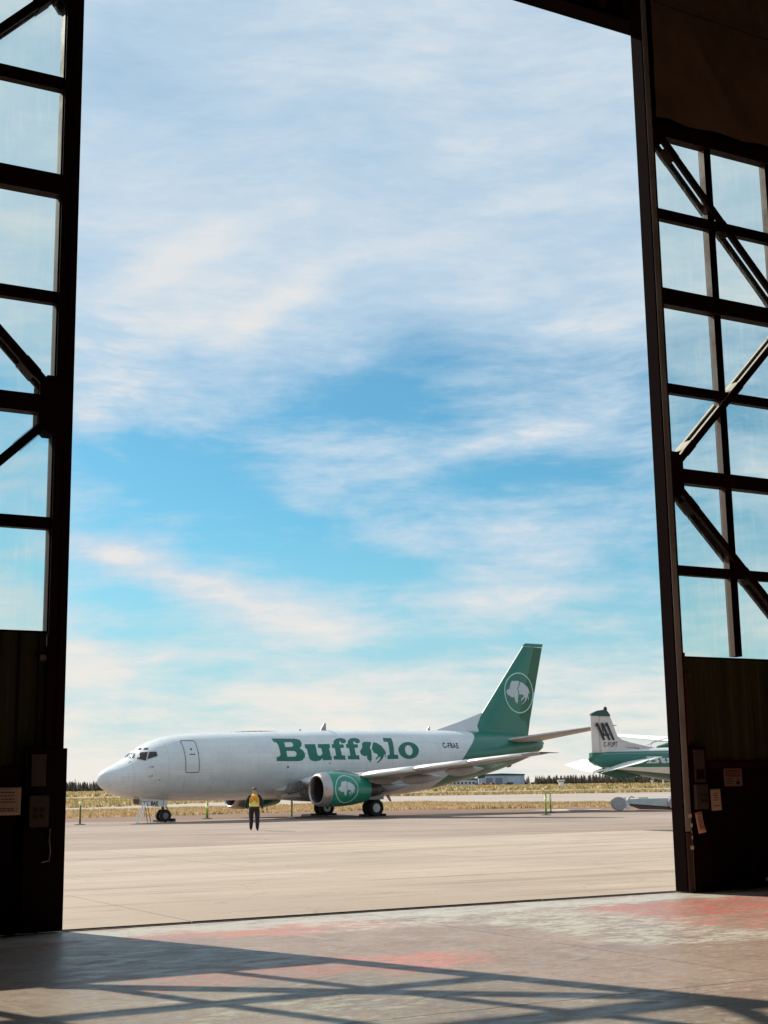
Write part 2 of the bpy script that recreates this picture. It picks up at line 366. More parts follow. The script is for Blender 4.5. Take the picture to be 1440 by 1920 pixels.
class MB:
    def __init__(s): s.v = []; s.f = []; s.mi = []

    def add(s, vs, fs, mi=0):
        o = len(s.v); s.v += [tuple(q) for q in vs]; s.f += [tuple(i + o for i in q) for q in fs]; s.mi += [mi] * len(fs)

    def box(s, x0, x1, y0, y1, z0, z1, mi=0):
        s.add([(x0, y0, z0), (x1, y0, z0), (x1, y1, z0), (x0, y1, z0), (x0, y0, z1), (x1, y0, z1), (x1, y1, z1), (x0, y1, z1)],
              [(3, 2, 1, 0), (4, 5, 6, 7), (0, 1, 5, 4), (1, 2, 6, 5), (2, 3, 7, 6), (3, 0, 4, 7)], mi); return s

    def prism(s, poly, y0, y1, mi=0):
        """polygon in (x, z), pushed along y"""
        n = len(poly); vs = [(x, y0, z) for x, z in poly] + [(x, y1, z) for x, z in poly]
        s.add(vs, [tuple(range(n)), tuple(range(2 * n - 1, n - 1, -1))] + [(i, i + n, (i + 1) % n + n, (i + 1) % n) for i in range(n)], mi); return s

    def tube(s, pts, r, n=8, mi=0, cap=True, ry=None):
        pts = [Vector(p) for p in pts]; rs = r if isinstance(r, (list, tuple)) else [r] * len(pts)
        rings = []
        for i, p in enumerate(pts):
            d = (pts[min(i + 1, len(pts) - 1)] - pts[max(i - 1, 0)]).normalized()
            a = d.cross(Vector((0, 0, 1)));  a = a.normalized() if a.length > .05 else Vector((1, 0, 0))
            b = d.cross(a).normalized()
            rings.append([p + a * cos(2 * pi * k / n) * rs[i] + b * sin(2 * pi * k / n) * (ry[i] if ry else rs[i]) for k in range(n)])
        vs = [q for g in rings for q in g]; fs = []
        for i in range(len(pts) - 1):
            for k in range(n): fs.append((i * n + k, i * n + (k + 1) % n, (i + 1) * n + (k + 1) % n, (i + 1) * n + k))
        if cap: fs += [tuple(range(n - 1, -1, -1)), tuple(range((len(pts) - 1) * n, len(pts) * n))]
        s.add(vs, fs, mi); return s

    def loft(s, rings, mi=0, cap=True, closed=True):
        n = len(rings[0]); vs = [q for g in rings for q in g]; fs = []
        for i in range(len(rings) - 1):
            for k in range(n if closed else n - 1): fs.append((i * n + k, i * n + (k + 1) % n, (i + 1) * n + (k + 1) % n, (i + 1) * n + k))
        if cap: fs += [tuple(range(n - 1, -1, -1)), tuple(range((len(rings) - 1) * n, len(rings) * n))]
        s.add(vs, fs, mi); return s

    def bar(s, a, b, w_, d_, up=(0, 0, 1), mi=0):
        """rectangular bar from a to b; d_ measured along 'up x direction'"""
        a = Vector(a); b = Vector(b); d = (b - a).normalized(); up = Vector(up); sd_ = d.cross(up).normalized(); u2 = sd_.cross(d).normalized()
        vs = [p + sd_ * i * d_ / 2 + u2 * j * w_ / 2 for p in (a, b) for i, j in ((-1, -1), (1, -1), (1, 1), (-1, 1))]
        s.add(vs, [(3, 2, 1, 0), (4, 5, 6, 7), (0, 1, 5, 4), (1, 2, 6, 5), (2, 3, 7, 6), (3, 0, 4, 7)], mi); return s

    def mesh(s, name, fix=True):
        me = bpy.data.meshes.new(name); me.from_pydata(s.v, [], s.f); me.polygons.foreach_set('material_index', s.mi); me.update()
        if fix:
            bm = bmesh.new(); bm.from_mesh(me); bmesh.ops.recalc_face_normals(bm, faces=bm.faces); bm.to_mesh(me); bm.free()
        return me

    def build(s, name, m, parent=None, smooth=False, auto=None):
        me = s.mesh(name); o = link(name, me, parent, m, smooth)
        if auto is not None: me.polygons.foreach_set('use_smooth', [True] * len(me.polygons)); me.set_sharp_from_angle(angle=R(auto))
        return o


def bevel(o, wd=.006, seg=2):
    md = o.modifiers.new('edge', 'BEVEL'); md.width = wd; md.segments = seg; md.limit_method = 'ANGLE'; return o


def poly_decal(polys, mapf, cell, parent, name, m, thick=0.0):
    """flat print: polygons (outline + holes) in 2D, cut into cells and laid on a surface by mapf"""
    bm = bmesh.new()
    for loops in polys:
        flat = [p for lp in loops for p in lp]
        vs = [bm.verts.new((p[0], p[1], 0)) for p in flat]
        for tri in tessellate_polygon([[Vector((p[0], p[1], 0)) for p in lp] for lp in loops]):
            try: bm.faces.new([vs[i] for i in tri])
            except ValueError: pass
    xs = [v.co.x for v in bm.verts]; ys = [v.co.y for v in bm.verts]
    for ax, lo, hi in ((0, min(xs), max(xs)), (1, min(ys), max(ys))):
        c = cell[ax]
        if not c: continue
        k = math.floor(lo / c) + 1
        while k * c < hi:
            co = [0, 0, 0]; no = [0, 0, 0]; co[ax] = k * c; no[ax] = 1
            bmesh.ops.bisect_plane(bm, geom=bm.verts[:] + bm.edges[:] + bm.faces[:], plane_co=co, plane_no=no); k += 1
    for v in bm.verts: v.co = mapf(v.co.x, v.co.y)
    bmesh.ops.recalc_face_normals(bm, faces=bm.faces)
    me = bpy.data.meshes.new(name); bm.to_mesh(me); bm.free()
    return link(name, me, parent, m)


def ring_poly(pts, wd):
    """outline band: outer loop and inset inner loop"""
    n = len(pts); inner = []
    for i in range(n):
        p0 = Vector(pts[i - 1]); p = Vector(pts[i]); p1 = Vector(pts[(i + 1) % n])
        d = ((p - p0).normalized() + (p1 - p).normalized()).normalized(); nn = Vector((-d.y, d.x)); inner.append(tuple(p + nn * wd))
    return [pts, inner]


def rrect(x0, x1, y0, y1, r, n=4):
    out = []
    for cx_, cy_, a0 in ((x1 - r, y0 + r, -pi / 2), (x1 - r, y1 - r, 0), (x0 + r, y1 - r, pi / 2), (x0 + r, y0 + r, pi)):
        for k in range(n + 1): a = a0 + pi / 2 * k / n; out.append((cx_ + r * cos(a), cy_ + r * sin(a)))
    return out


def ell(cx_, cy_, rx, ry, n=32): return [(cx_ + rx * cos(2 * pi * k / n), cy_ + ry * sin(2 * pi * k / n)) for k in range(n)]


def text_mesh(txt, size, bold=0.0, shear=0.0, sx=1.0, space=1.0):
    cu_ = bpy.data.curves.new('txt', 'FONT'); cu_.body = txt; cu_.size = size; cu_.offset = bold; cu_.shear = shear; cu_.align_x = 'LEFT'; cu_.space_character = space; cu_.resolution_u = 3
    o = bpy.data.objects.new('txt', cu_); COL.objects.link(o)
    dg = bpy.context.evaluated_depsgraph_get(); me = bpy.data.meshes.new_from_object(o.evaluated_get(dg))
    vs = [(v.co.x * sx, v.co.y) for v in me.vertices]; fs = [tuple(p.vertices) for p in me.polygons]
    bpy.data.objects.remove(o); bpy.data.curves.remove(cu_); bpy.data.meshes.remove(me)
    return vs, fs


def text_decal(txt, size, mapf, parent, name, m, **kw):
    vs, fs = text_mesh(txt, size, **kw)
    me = bpy.data.meshes.new(name); me.from_pydata([tuple(mapf(x, y)) for x, y in vs], [], fs); me.update()
    return link(name, me, parent, m)


# ------------------------------------------------------------------ ground and apron
TH = R(28.99)
DOOR = Vector((-4.40, 19.258, 0))


def sheet(name, pts, z, m, label=None, kind='structure'):
    me = bpy.data.meshes.new(name); me.from_pydata([(x, y, z) for x, y in pts], [], [tuple(range(len(pts)))]); me.update()
    o = link(name, me, None, m); return tag(o, label, None, None, kind)


def sheet_loop(pts, seg, jit, rnd):
    out = []
    for i in range(len(pts)):
        a = Vector(pts[i]); b = Vector(pts[(i + 1) % len(pts)]); n = max(1, int((b - a).length / seg)); nn = (b - a).normalized(); nn = Vector((-nn.y, nn.x))
        for k in range(n):
            p = a.lerp(b, k / n)
            out.append(tuple(p + nn * rnd.uniform(-jit, jit)) if k else tuple(p))
    return out


rg = random.Random(3)
sheet('ground', [(-9000, -3000), (9000, -3000), (9000, 9000), (-9000, 9000)], -.17, LAND, 'dry yellow grassland running to the horizon')
sheet('gravel_ground', sheet_loop([(-90, 60), (110, 60), (110, 104), (40, 102), (0, 107), (-30, 92), (-90, 82)], 4, .7, rg), -.030, DIRT, 'brown gravel margin beyond the apron')
sheet('taxiway', sheet_loop([(-260, 116), (-60, 118), (-10, 140), (20, 112), (260, 112), (260, 136), (40, 137), (26, 142), (34, 150), (260, 176), (260, 222), (0, 226), (-60, 148), (-260, 143)], 14, .8, rg), -.026, TAXI, 'pale taxiway between the grass strips')
sheet('far_runway', [(-700, 268), (700, 300), (700, 345), (-700, 318)], -.026, TAXI, 'thin pale runway far across the grass')
# apron asphalt sheet: from the concrete slabs to the gravel
apr = [(DOOR.x + cos(TH) * u - sin(TH) * v, DOOR.y + sin(TH) * u + cos(TH) * v) for u, v in ((-60, 24.1), (90, 24.1))]
sheet('apron_asphalt', [apr[0], apr[1], (90, 83)] + [(x, 83.5 + 2.5 * sin(x * .13) + rg.uniform(-.5, .5) + (3.5 if -12 < x < 6 else 0)) for x in range(84, -84, -3)], -.012, ASPH, 'weathered grey apron where the jet is parked')
sheet('gravel_patch', [(12.0 + 2.2 * cos(a) * (1 + .2 * sin(3 * a)), 95.5 + 1.6 * sin(a)) for a in [k * pi / 8 for k in range(16)]], -.006, PUD, 'small pale patch on the gravel right of the lime posts')

apron = thing('apron_slabs', 'bright concrete slabs outside the hangar doorway', None, DOOR, TH, None, 'structure')
cols = [-34, -28, -22, -16, -10, -4, 2, 8, 14, 20, 26, 32, 38, 44, 50, 56]
rows = [.30, 6.2, 12.1, 18.1, 24.06]
MBb = MB().box(-60, 80, .26, 24.1, -.16, -.05)
jb = MBb.build('joint_bed', mat('dark_joint_filler', (.09, .07, .06), .9), apron)
for i in range(len(cols) - 1):
    for j in range(len(rows) - 1):
        h_ = rg.uniform(-.002, .002); g = .008
        MB().box(cols[i] + g, cols[i + 1] - g, rows[j] + g, rows[j + 1] - g, -.045, h_).build('slab', APRON, apron)

floor = thing('hangar_floor', 'worn painted concrete floor inside the hangar', None, DOOR, TH, None, 'structure')
MB().box(-16.2, 28.2, -32.2, -.02, -.16, -.03).build('joint_bed', mat('floor_joint_filler', (.05, .035, .03), .9), floor)
fu = [-16, -4.1, 4.5, 13.1, 28]; fw = [-.03, -8.6, -17.2, -32]
for i in range(4):
    for j in range(3):
        MB().box(fu[i] + .008, fu[i + 1] - .008, fw[j + 1] + .008, fw[j] - .008, -.028, 0).build('slab', FLOORM, floor)
# the door track: a sunk dark channel with steel rails
tr = thing('door_track', 'sunken steel rail slot running across the doorway threshold', 'door track', DOOR, TH)
MB().box(-16, 28, -.02, .29, -.15, -.10).build('channel', RUBBER, tr)
for y in (.035, .20): MB().box(-16, 28, y, y + .035, -.10, -.012).build('rail', DARKM, tr)

# ------------------------------------------------------------------ hangar shell
hg = thing('hangar_building', 'dark hangar interior whose tall doorway frames the view', 'hangar', DOOR, TH)
MB().box(-16.3, -5.9, .34, .6, -.15, 19).build('front_wall', WALLM, hg)
MB().box(16.9, 28.3, .34, .6, -.15, 19).build('front_wall', WALLM, hg)
hb = MB().box(-5.9, 16.9, .34, .6, 16.24, 19)
hb.build('header_wall', STEEL, hg)
hh = MB()
for k in range(40): hh.box(-5.9 + k * .57, -5.9 + k * .57 + .14, .30, .34, 16.26, 19)
hh.build('header_ribs', STEELR, hg)
MB().box(-5.9, 16.9, .20, .62, 16.13, 16.23).build('header_beam', SEAL, hg)
MB().box(-16.3, -16.0, -32.3, .34, 0, 19).build('side_wall', WALLM, hg)
MB().box(28.0, 28.3, -32.3, .34, 0, 19).build('side_wall', WALLM, hg)
MB().box(-16.0, 28.0, -32.3, -32.0, 0, 19).build('back_wall', WALLM, hg)
MB().box(-16.3, 28.3, -32.3, .6, 19, 19.3).build('roof', ROOFM, hg)
for k in range(6):
    yy = -3 - k * 5.2
    t_ = MB().box(-16, 28, yy - .12, yy + .12, 18.7, 18.98).box(-16, 28, yy - .1, yy + .1, 17.5, 17.68)
    for q in range(22): t_.bar((-16 + q * 2, yy, 17.68 if q % 2 else 18.7), (-14 + q * 2, yy, 18.7 if q % 2 else 17.68), .08, .08)
    t_.build('roof_truss', STEEL, hg)


# ------------------------------------------------------------------ sliding door leaves
def zigsheet(x0, x1, z0, z1, y, pitch=.19, depth=.035):
    b = MB(); prof = []; x = x0
    while x < x1 - 1e-3:
        for dx_, dy_ in ((0, 0), (.38, 0), (.5, 1), (.88, 1)):
            xx = x + dx_ * pitch
            if xx < x1: prof.append((xx, y - dy_ * depth))
        x += pitch
    prof.append((x1, prof[-1][1]))
    vs = [(a, c, z0) for a, c in prof] + [(a, c, z1) for a, c in prof]; n = len(prof)
    b.add(vs, [(i, i + 1, i + 1 + n, i + n) for i in range(n - 1)])
    return b


def leaf(sgn, ox, w_in, label, colw, zoff):
    """sgn=-1: leaf runs to -x from ox; +1: to +x.  w_in = y of its inner face; leaf 0.3 deep"""
    X = lambda q: ox + sgn * q
    root = thing('hangar_door', label, 'hangar door', DOOR, TH)
    lo = lambda a, b: (min(a, b), max(a, b))
    yi = w_in; yo = w_in + .3
    W = 6.4

    def bx(name, q0, q1, y0, y1, z0, z1, m, bev=True, parent=root):
        a, b = lo(X(q0), X(q1)); o = MB().box(a, b, y0, y1, z0, z1).build(name, m, parent)
        if bev: bevel(o)
        return o
    # edge stile: channel with flanges
    st = MB()
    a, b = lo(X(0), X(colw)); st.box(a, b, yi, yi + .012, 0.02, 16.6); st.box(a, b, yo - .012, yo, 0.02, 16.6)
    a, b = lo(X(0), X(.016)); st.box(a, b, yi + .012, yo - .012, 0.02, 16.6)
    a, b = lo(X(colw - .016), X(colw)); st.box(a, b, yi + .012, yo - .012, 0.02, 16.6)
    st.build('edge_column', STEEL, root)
    a, b = lo(X(-.012), X(-.001)); MB().box(a, b, yi + .004, yo - .004, .02, 16.6).build('rubber_seal', SEAL, root)
    fl_ = bx('column_flange', .012 if sgn > 0 else .05, .125 if sgn > 0 else .10, yi - .018, yi - .002, 1.0 if sgn > 0 else .03, 16.6, GREYST if sgn > 0 else STEEL, False)
    bx('inner_stile', colw + .002, colw + (.018 if sgn < 0 else .055), yi + .05, yo - .04, 3.98, 13.7, STEEL)
    if sgn > 0:
        bx('red_edge_strip', colw + .004, colw + .035, yi - .01, yi + .04, 2.43, 4.0, STEELR, False)
    # girts
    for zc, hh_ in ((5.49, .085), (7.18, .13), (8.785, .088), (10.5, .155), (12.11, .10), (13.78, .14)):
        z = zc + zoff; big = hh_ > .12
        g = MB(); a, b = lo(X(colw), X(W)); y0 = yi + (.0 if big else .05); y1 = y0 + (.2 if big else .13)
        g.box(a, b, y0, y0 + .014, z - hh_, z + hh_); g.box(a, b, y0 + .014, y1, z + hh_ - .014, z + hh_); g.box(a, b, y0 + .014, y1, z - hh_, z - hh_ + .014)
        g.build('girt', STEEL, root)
    muls = (1.52, 3.07, 4.63)
    for q in muls:
        g = MB(); a, b = lo(X(q - .075), X(q + .075)); y0 = yi + .075; y1 = yi + .245
        g.box(a, b, y1 - .012, y1, 3.98, 13.7)
        if sgn > 0: g.box(b - .03, b, y0, y1 - .012, 3.98, 13.7); g.box(a, a + .012, y0 + .02, y1 - .012, 3.98, 13.7, 1)  # left face in brown: sunlight on that side put into its colour
        else: g.box(a, b, y0, y1 - .012, 3.98, 13.7)
        g.build('mullion', [STEEL, BROWNST], root)
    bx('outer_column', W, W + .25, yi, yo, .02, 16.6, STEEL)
    # lattice braces: two angle bars one behind the other with batten plates
    node = 3.35
    for (q0, z0, q1, z1, pale) in ((.30, 13.68, node, 10.5, 0), (node, 10.5, .30, 7.40, 1), (.30, 6.98, node, 3.97, 0), (node, 10.5, W, 13.68, 0), (node, 10.5, W, 7.4, 0), (W, 6.98, node, 3.97, 0))[:5 if sgn < 0 else 6]:
        bb = MB(); d = Vector((sgn * (q1 - q0), 0, z1 - z0)); L_ = d.length; d.normalize(); nn = Vector((-d.z, 0, d.x))
        if nn.z < 0: nn = -nn
        P0 = Vector((X(q0), 0, z0 + zoff)); P1 = Vector((X(q1), 0, z1 + zoff))
        for y0, y1 in ((yi + .0, yi + .07), (yo - .075, yo - .005)):
            m_ = 1 if pale and y0 > yi + .1 else 0
            vs = [p + nn * k + Vector((0, y, 0)) for p in (P0, P1) for k, y in ((-.062, y0), (.062, y0), (.062, y1), (-.062, y1))]
            bb.add(vs, [(3, 2, 1, 0), (4, 5, 6, 7), (0, 1, 5, 4), (1, 2, 6, 5), (2, 3, 7, 6), (3, 0, 4, 7)], 0)
            if pale and sgn > 0:
                vs = [p + nn * k + Vector((0, y, 0)) for p in (P0, P1) for k, y in ((.063, y0), (.067, y0), (.067, y1), (.063, y1))]
                bb.add(vs, [(3, 2, 1, 0), (4, 5, 6, 7), (0, 1, 5, 4), (1, 2, 6, 5), (2, 3, 7, 6), (3, 0, 4, 7)], 1)  # thin pale layer: sunlight painted on the upper edges of the bars
        for f in (.10, .5, .90):
            c = P0 + (P1 - P0) * f
            vs = [c + d * e + nn * k + Vector((0, y, 0)) for e in (-.14, .14) for k, y in ((.068, yi + .002), (.074, yi + .002), (.074, yo - .007), (.068, yo - .007))]
            bb.add(vs, [(3, 2, 1, 0), (4, 5, 6, 7), (0, 1, 5, 4), (1, 2, 6, 5), (2, 3, 7, 6), (3, 0, 4, 7)], 1 if pale and sgn > 0 else 0)  # upper battens get the same painted sunlight
            vs = [c + d * e + nn * k + Vector((0, y, 0)) for e in (-.14, .14) for k, y in ((-.074, yi + .002), (-.068, yi + .002), (-.068, yo - .007), (-.074, yo - .007))]
            bb.add(vs, [(3, 2, 1, 0), (4, 5, 6, 7), (0, 1, 5, 4), (1, 2, 6, 5), (2, 3, 7, 6), (3, 0, 4, 7)], 0)
        bb.build('brace', [STEEL, PALEBAR], root)
    # gusset plates
    for zc, top in ((7.18, 1), (13.6, 0)):
        z = zc + zoff
        if top: poly = [(X(.08), z - .42), (X(colw + .10), z - .42), (X(colw + .235), z - .30), (X(colw + .235), z + .30), (X(colw + .13), z + .42), (X(.08), z + .42)]
        else: poly = [(X(.08), z - .25), (X(colw + .05), z - .25), (X(colw + .2), z - .05), (X(colw + .2), z + .2), (X(.08), z + .2)]
        g = MB(); g.prism(poly, yi - .016, yi - .004)
        g.build('gusset_plate', STEEL, root)
        g2 = MB(); g2.prism(poly, yo + .002, yo + .012); g2.build('gusset_plate', STEEL, root)
    # panes
    qs = [colw + .03] + list(muls) + [W]; zs = [3.97, 5.49, 7.18, 8.785, 10.5, 12.11, 13.72]
    for i in range(4):
        for j in range(6):
            a, b = lo(X(qs[i] + (.078 if i else -.01)), X(qs[i + 1] - (.078 if i < 3 else .01)))
            me = MB().box(a, b, yi + .20, yi + .206, zs[j] + .02 + zoff, zs[j + 1] - .02 + zoff)
            me.build('pane', GLAZ, root)
    # solid lower part: corrugated sheet over plain plate
    a, b = lo(X(colw + .005), X(W))
    zigsheet(a, b, 2.13, 3.97 + zoff, yi + .13, .27 if sgn < 0 else .33, .04 if sgn < 0 else .02).build('corrugated_sheet', CORR, root)
    bx('sheet_cap', colw + .005, W, yi + .08, yi + .17, 3.965 + zoff, 3.99 + zoff, STEEL, False)
    bx('kick_plate', colw + .005, W, yi + .06, yi + .12, .003, 2.13, PLATE, False)
    bx('belt_rail', colw + .005, W, yi + .02, yi + .058, 2.04, 2.15, STEEL)
    for q in (1.52, 3.07, 4.63): bx('stiffener', q - .03, q + .03, yi + .03, yi + .058, .05, 2.03, STEEL)
    bx('outer_skin', colw + .005, W, yo - .06, yo - .03, .02, 3.9, GREYST, False)
    # upper cladding above the glazing
    bx('upper_panel', colw + .005, W, yi + .12, yi + .2, 13.93 + zoff, 16.6, PLATE, False)
    # closing box on the lower edge
    if sgn < 0: bx('edge_box', -.05, .51, yi - .05, yi - .003, .02, 2.40, PLATE)
    else: bx('edge_box', colw + .01, colw + .34, yi - .05, yi + .055, .02, 2.40, PLATE)
    for q in (.6, 3.2, 5.8):
        c_ = MB().tube([(X(q), yi + .1, .07), (X(q), yi + .2, .07)], .09, 16); c_.build('roller', DARKM, root)
    return root


left = leaf(-1, 0.0, 0.0, 'tall dark glazed hangar door leaf left of the opening', .24, 0.0)
right = leaf(1, 10.53, -.30, 'tall dark glazed hangar door leaf right of the opening, pale brace crossing it', .17, -.04)
# peeling pale edge strip on the right leaf
ps = MB(); rr = random.Random(5)
zs_ = [1.0 - .98 * k / 14 for k in range(15)]
for k in range(14):
    w0 = .012 + rr.uniform(0, .01); w1 = .012 + rr.uniform(0, .01)
    ps.add([(10.66 - w0, -.322, zs_[k]), (10.668, -.322, zs_[k]), (10.668, -.322, zs_[k + 1]), (10.66 - w1, -.322, zs_[k + 1])], [(0, 1, 2, 3)])
ps.build('frayed_edge_trim', PAPER, right)
tpm = MB()
for k in range(12):
    z0 = 2.05 - k * .09; w_ = .02 * sin(pi * (k + .5) / 12) + .004; w2_ = .02 * sin(pi * (k + 1.5) / 12) + .004
    tpm.add([(10.652 - w_, -.323, z0), (10.658, -.323, z0), (10.658, -.323, z0 - .09), (10.652 - max(w2_, .002), -.323, z0 - .09)], [(0, 1, 2, 3)])
tpm.build('peeling_trim', PALEBAR, right)
MB().box(10.545, 10.66, -.325, -.302, .02, .98).build('kick_strip', BROWNST, right)

# wrinkled tarpaulin over the upper right leaf
tp = MB(); nx, nz = 60, 40; vs = []
for j in range(nz + 1):
    for i in range(nx + 1):
        x = 10.70 + 6.1 * i / nx; z = 13.90 + 3.4 * j / nz
        yy = -.40 + .03 * noise.noise(Vector((x * 1.1, z * .8, 3))) + .022 * noise.noise(Vector((x * 2.4 + z * 1.6, z * 1.2 - x, 7)))
        dd = abs((x - 11.9) * .82 + (z - 15.0) * .57 - .25); yy -= .045 * math.exp(-(dd / .07) ** 2) * math.exp(-((x - 12.1) ** 2 + (z - 14.8) ** 2) / .8)
        yy += .02 * math.exp(-((z - 13.9) / .15) ** 2)
        vs.append((x, yy, z + (.025 * sin(x * 5.3) if j == 0 else 0)))
tp.add(vs, [(j * (nx + 1) + i, j * (nx + 1) + i + 1, (j + 1) * (nx + 1) + i + 1, (j + 1) * (nx + 1) + i) for j in range(nz) for i in range(nx)])
tarp = thing('tarpaulin', 'creased brown tarpaulin hung above the right door glazing', 'tarpaulin', DOOR, TH)
tp.build('cloth', TARP, tarp, True)
sm = MB(); sm.tube([(10.72 + 5.9 * k / 12, -.46 - .004 * (k % 2), 16.20 - .04 * sin(pi * k / 12)) for k in range(13)], .010, 6)
sm.build('hanging_cord', TARP2, tarp)


# things fixed on the door leaves
def on_leaf(name, label, cat, group=None): return thing(name, label, cat, DOOR, TH, group)


def lines(b, x0, x1, zs, y, h=.012, jit=.3, rnd=random.Random(11)):
    for z in zs:
        a = x0 + (x1 - x0) * rnd.uniform(0, jit) * .5; e = x1 - (x1 - x0) * rnd.uniform(0, jit) * .5
        while a < e:
            l_ = rnd.uniform(.025, .05); b.add([(a, y, z), (min(a + l_, e), y, z), (min(a + l_, e), y, z + h), (a, y, z + h)], [(0, 1, 2, 3)]); a += l_ + .010


def notice(name, label, x0, x1, z0, z1, y, m, tilt=0.0, zs=None, curl=0.0):
    r = on_leaf(name, label, 'notice'); b = MB(); n = 8; cxm = (x0 + x1) / 2; czm = (z0 + z1) / 2
    def T(x, yy, z):
        dx_, dz_ = x - cxm, z - czm; return (cxm + dx_ * cos(tilt) - dz_ * sin(tilt), yy, czm + dx_ * sin(tilt) + dz_ * cos(tilt))
    vs = []
    for j in range(n + 1):
        for i in range(n + 1):
            fx, fz = i / n, j / n; cc = curl * max(0, .6 - fz) ** 2 * (.4 + fx)
            vs.append(T(x0 + (x1 - x0) * fx, y - cc, z0 + (z1 - z0) * fz))
    b.add(vs, [(j * (n + 1) + i, j * (n + 1) + i + 1, (j + 1) * (n + 1) + i + 1, (j + 1) * (n + 1) + i) for j in range(n) for i in range(n)])
    sh = b.build('sheet', m, r, True); s_ = sh.modifiers.new('t', 'SOLIDIFY'); s_.thickness = .002
    if zs:
        p = MB(); lines(p, x0 + (x1 - x0) * .2, x1 - (x1 - x0) * .2, [z0 + (z1 - z0) * q for q in zs], y - .004 - curl * .3)
        p.v = [T(*q) for q in p.v]; p.build('print', INK, r)['kind'] = 'stuff'
    return r


notice('paper_notice', 'yellowed paper notice taped low on the left door leaf', -.92, -.56, 1.53, 1.89, -.06, PAPER, .0, (.80, .68, .56, .46, .22, .14))
notice('paper_notice', 'tan printed notice on the right door leaf, below the red-topped sign', 11.17, 11.40, 1.33, 1.69, -.262, PAPER, .04, (.78, .68, .58, .47, .20))
notice('paper_notice', 'pinkish paper hanging askew from the edge box of the right door leaf', 10.73, 10.88, .97, 1.32, -.372, PAPER2, .16, (.86, .74, .63, .52, .41, .3, .2), .06)
notice('paper_label', 'small square tan label high on the edge box of the right door leaf', 10.80, 10.90, 2.06, 2.17, -.356, SIGNW)
sg = on_leaf('danger_sign', 'rounded danger sign with red upper half on the right door leaf', 'sign')
MB().prism(rrect(11.49, 11.90, 1.73, 2.03, .03), -.268, -.262).build('sign_plate', SIGNW, sg)
MB().prism(rrect(11.52, 11.87, 1.89, 2.01, .03), -.272, -.268).build('red_field', SIGNR, sg)
text_decal('DANGER', .095, lambda x, y: Vector((11.545 + x, -.2735, 1.917 + y)), sg, 'lettering', SIGNW, bold=.001, sx=.86)
p_ = MB(); lines(p_, 11.53, 11.70, (1.845, 1.805, 1.765), -.2695, .016); p_.prism(ell(11.80, 1.785, .045, .028, 14), -.271, -.2695); p_.tube([(11.80, -.27, 1.81), (11.80, -.27, 1.86)], .008, 6); p_.build('print', INK, sg)['kind'] = 'stuff'
pb = on_leaf('breaker_panel', 'narrow dark breaker panel on the edge box of the right door leaf', 'electrical panel')
bevel(MB().box(10.755, 10.985, -.372, -.352, 1.80, 2.35).build('case', BOXM, pb)); MB().box(10.785, 10.955, -.378, -.372, 1.86, 2.02).build('cover', PLATE, pb)
bx2 = on_leaf('door_control_box', 'dark control box with four buttons under the breaker panel on the right leaf', 'control box')
bevel(MB().box(10.72, 10.985, -.42, -.352, 1.36, 1.77).build('case', BOXM, bx2))
for i in range(2):
    for j in range(2):
        MB().tube([(10.83 + .09 * i, -.421, 1.50 + .09 * j), (10.83 + .09 * i, -.435, 1.50 + .09 * j)], .026, 14).build('button', INK, bx2)
bx3 = on_leaf('door_control_box', 'dark control box with four buttons on the edge of the left door leaf', 'control box')
bevel(MB().box(-.46, -.20, -.12, -.052, 1.37, 1.78).build('case', BOXM, bx3))
for i in range(2):
    for j in range(2): MB().tube([(-.375 + .09 * i, -.121, 1.50 + .09 * j), (-.375 + .09 * i, -.135, 1.50 + .09 * j)], .026, 14).build('button', INK, bx3)
bx4 = on_leaf('breaker_panel', 'tall narrow panel near the top of the edge box on the left door leaf', 'electrical panel')
bevel(MB().box(-.44, -.24, -.08, -.052, 1.90, 2.32).build('case', BOXM, bx4))
cb = on_leaf('conduit', 'thin bent conduit hanging below the control box on the left leaf', 'conduit')
MB().tube([(-.16, -.065, 1.34), (-.17, -.07, 1.2), (-.15, -.07, 1.05), (-.165, -.065, .93), (-.26, -.065, .91)], .009, 8).build('pipe', PALEBAR, cb)
lt = on_leaf('junction_box', 'small round junction box on the corrugated sheet of the left leaf', 'junction box')
MB().tube([(-.30, .10, 3.62), (-.30, .04, 3.62)], .055, 16).build('case', BOXM, lt); MB().box(-.34, -.26, .02, .04, 3.585, 3.655).build('plate', SIGNW, lt)
lt = on_leaf('junction_box', 'small round junction box on the sheet of the right leaf beside the red strip', 'junction box')
MB().tube([(10.86, -.17, 3.62), (10.86, -.24, 3.62)], .05, 16).build('case', BOXM, lt)
for (zz, x0, wd_, lb) in ((1.255, 10.60, .075, 'topmost white sticker on the grey edge of the right leaf'), (1.10, 10.64, .04, 'second white sticker down the grey edge of the right leaf'), (.90, 10.645, .03, 'torn white sticker between the square ones on the right leaf edge'), (.735, 10.61, .075, 'lowest white sticker on the grey edge of the right leaf')):
    s_ = MB().box(x0, x0 + wd_, -.326, -.3195, zz - .03, zz + .03).build('sticker', STICK, None); s_.location = DOOR; s_.rotation_euler = (0, 0, TH); tag(s_, lb, 'sticker', 'white stickers on the door edge')
sw = on_leaf('door_scrap', 'small pale scrap stuck low on the black plate of the right leaf', 'scrap')
MB().add([(0, 0, 0)], []) or None
MB().box(12.33, 12.36, -.246, -.241, .12, .17).build('scrap', STICK, sw)


# ------------------------------------------------------------------ jet airliner
A = 0.630618
jet = thing('cargo_jet', 'white twin engine cargo jet with green tail and engines parked on the apron', 'airplane', (-15.767, 77.435, 0), A)
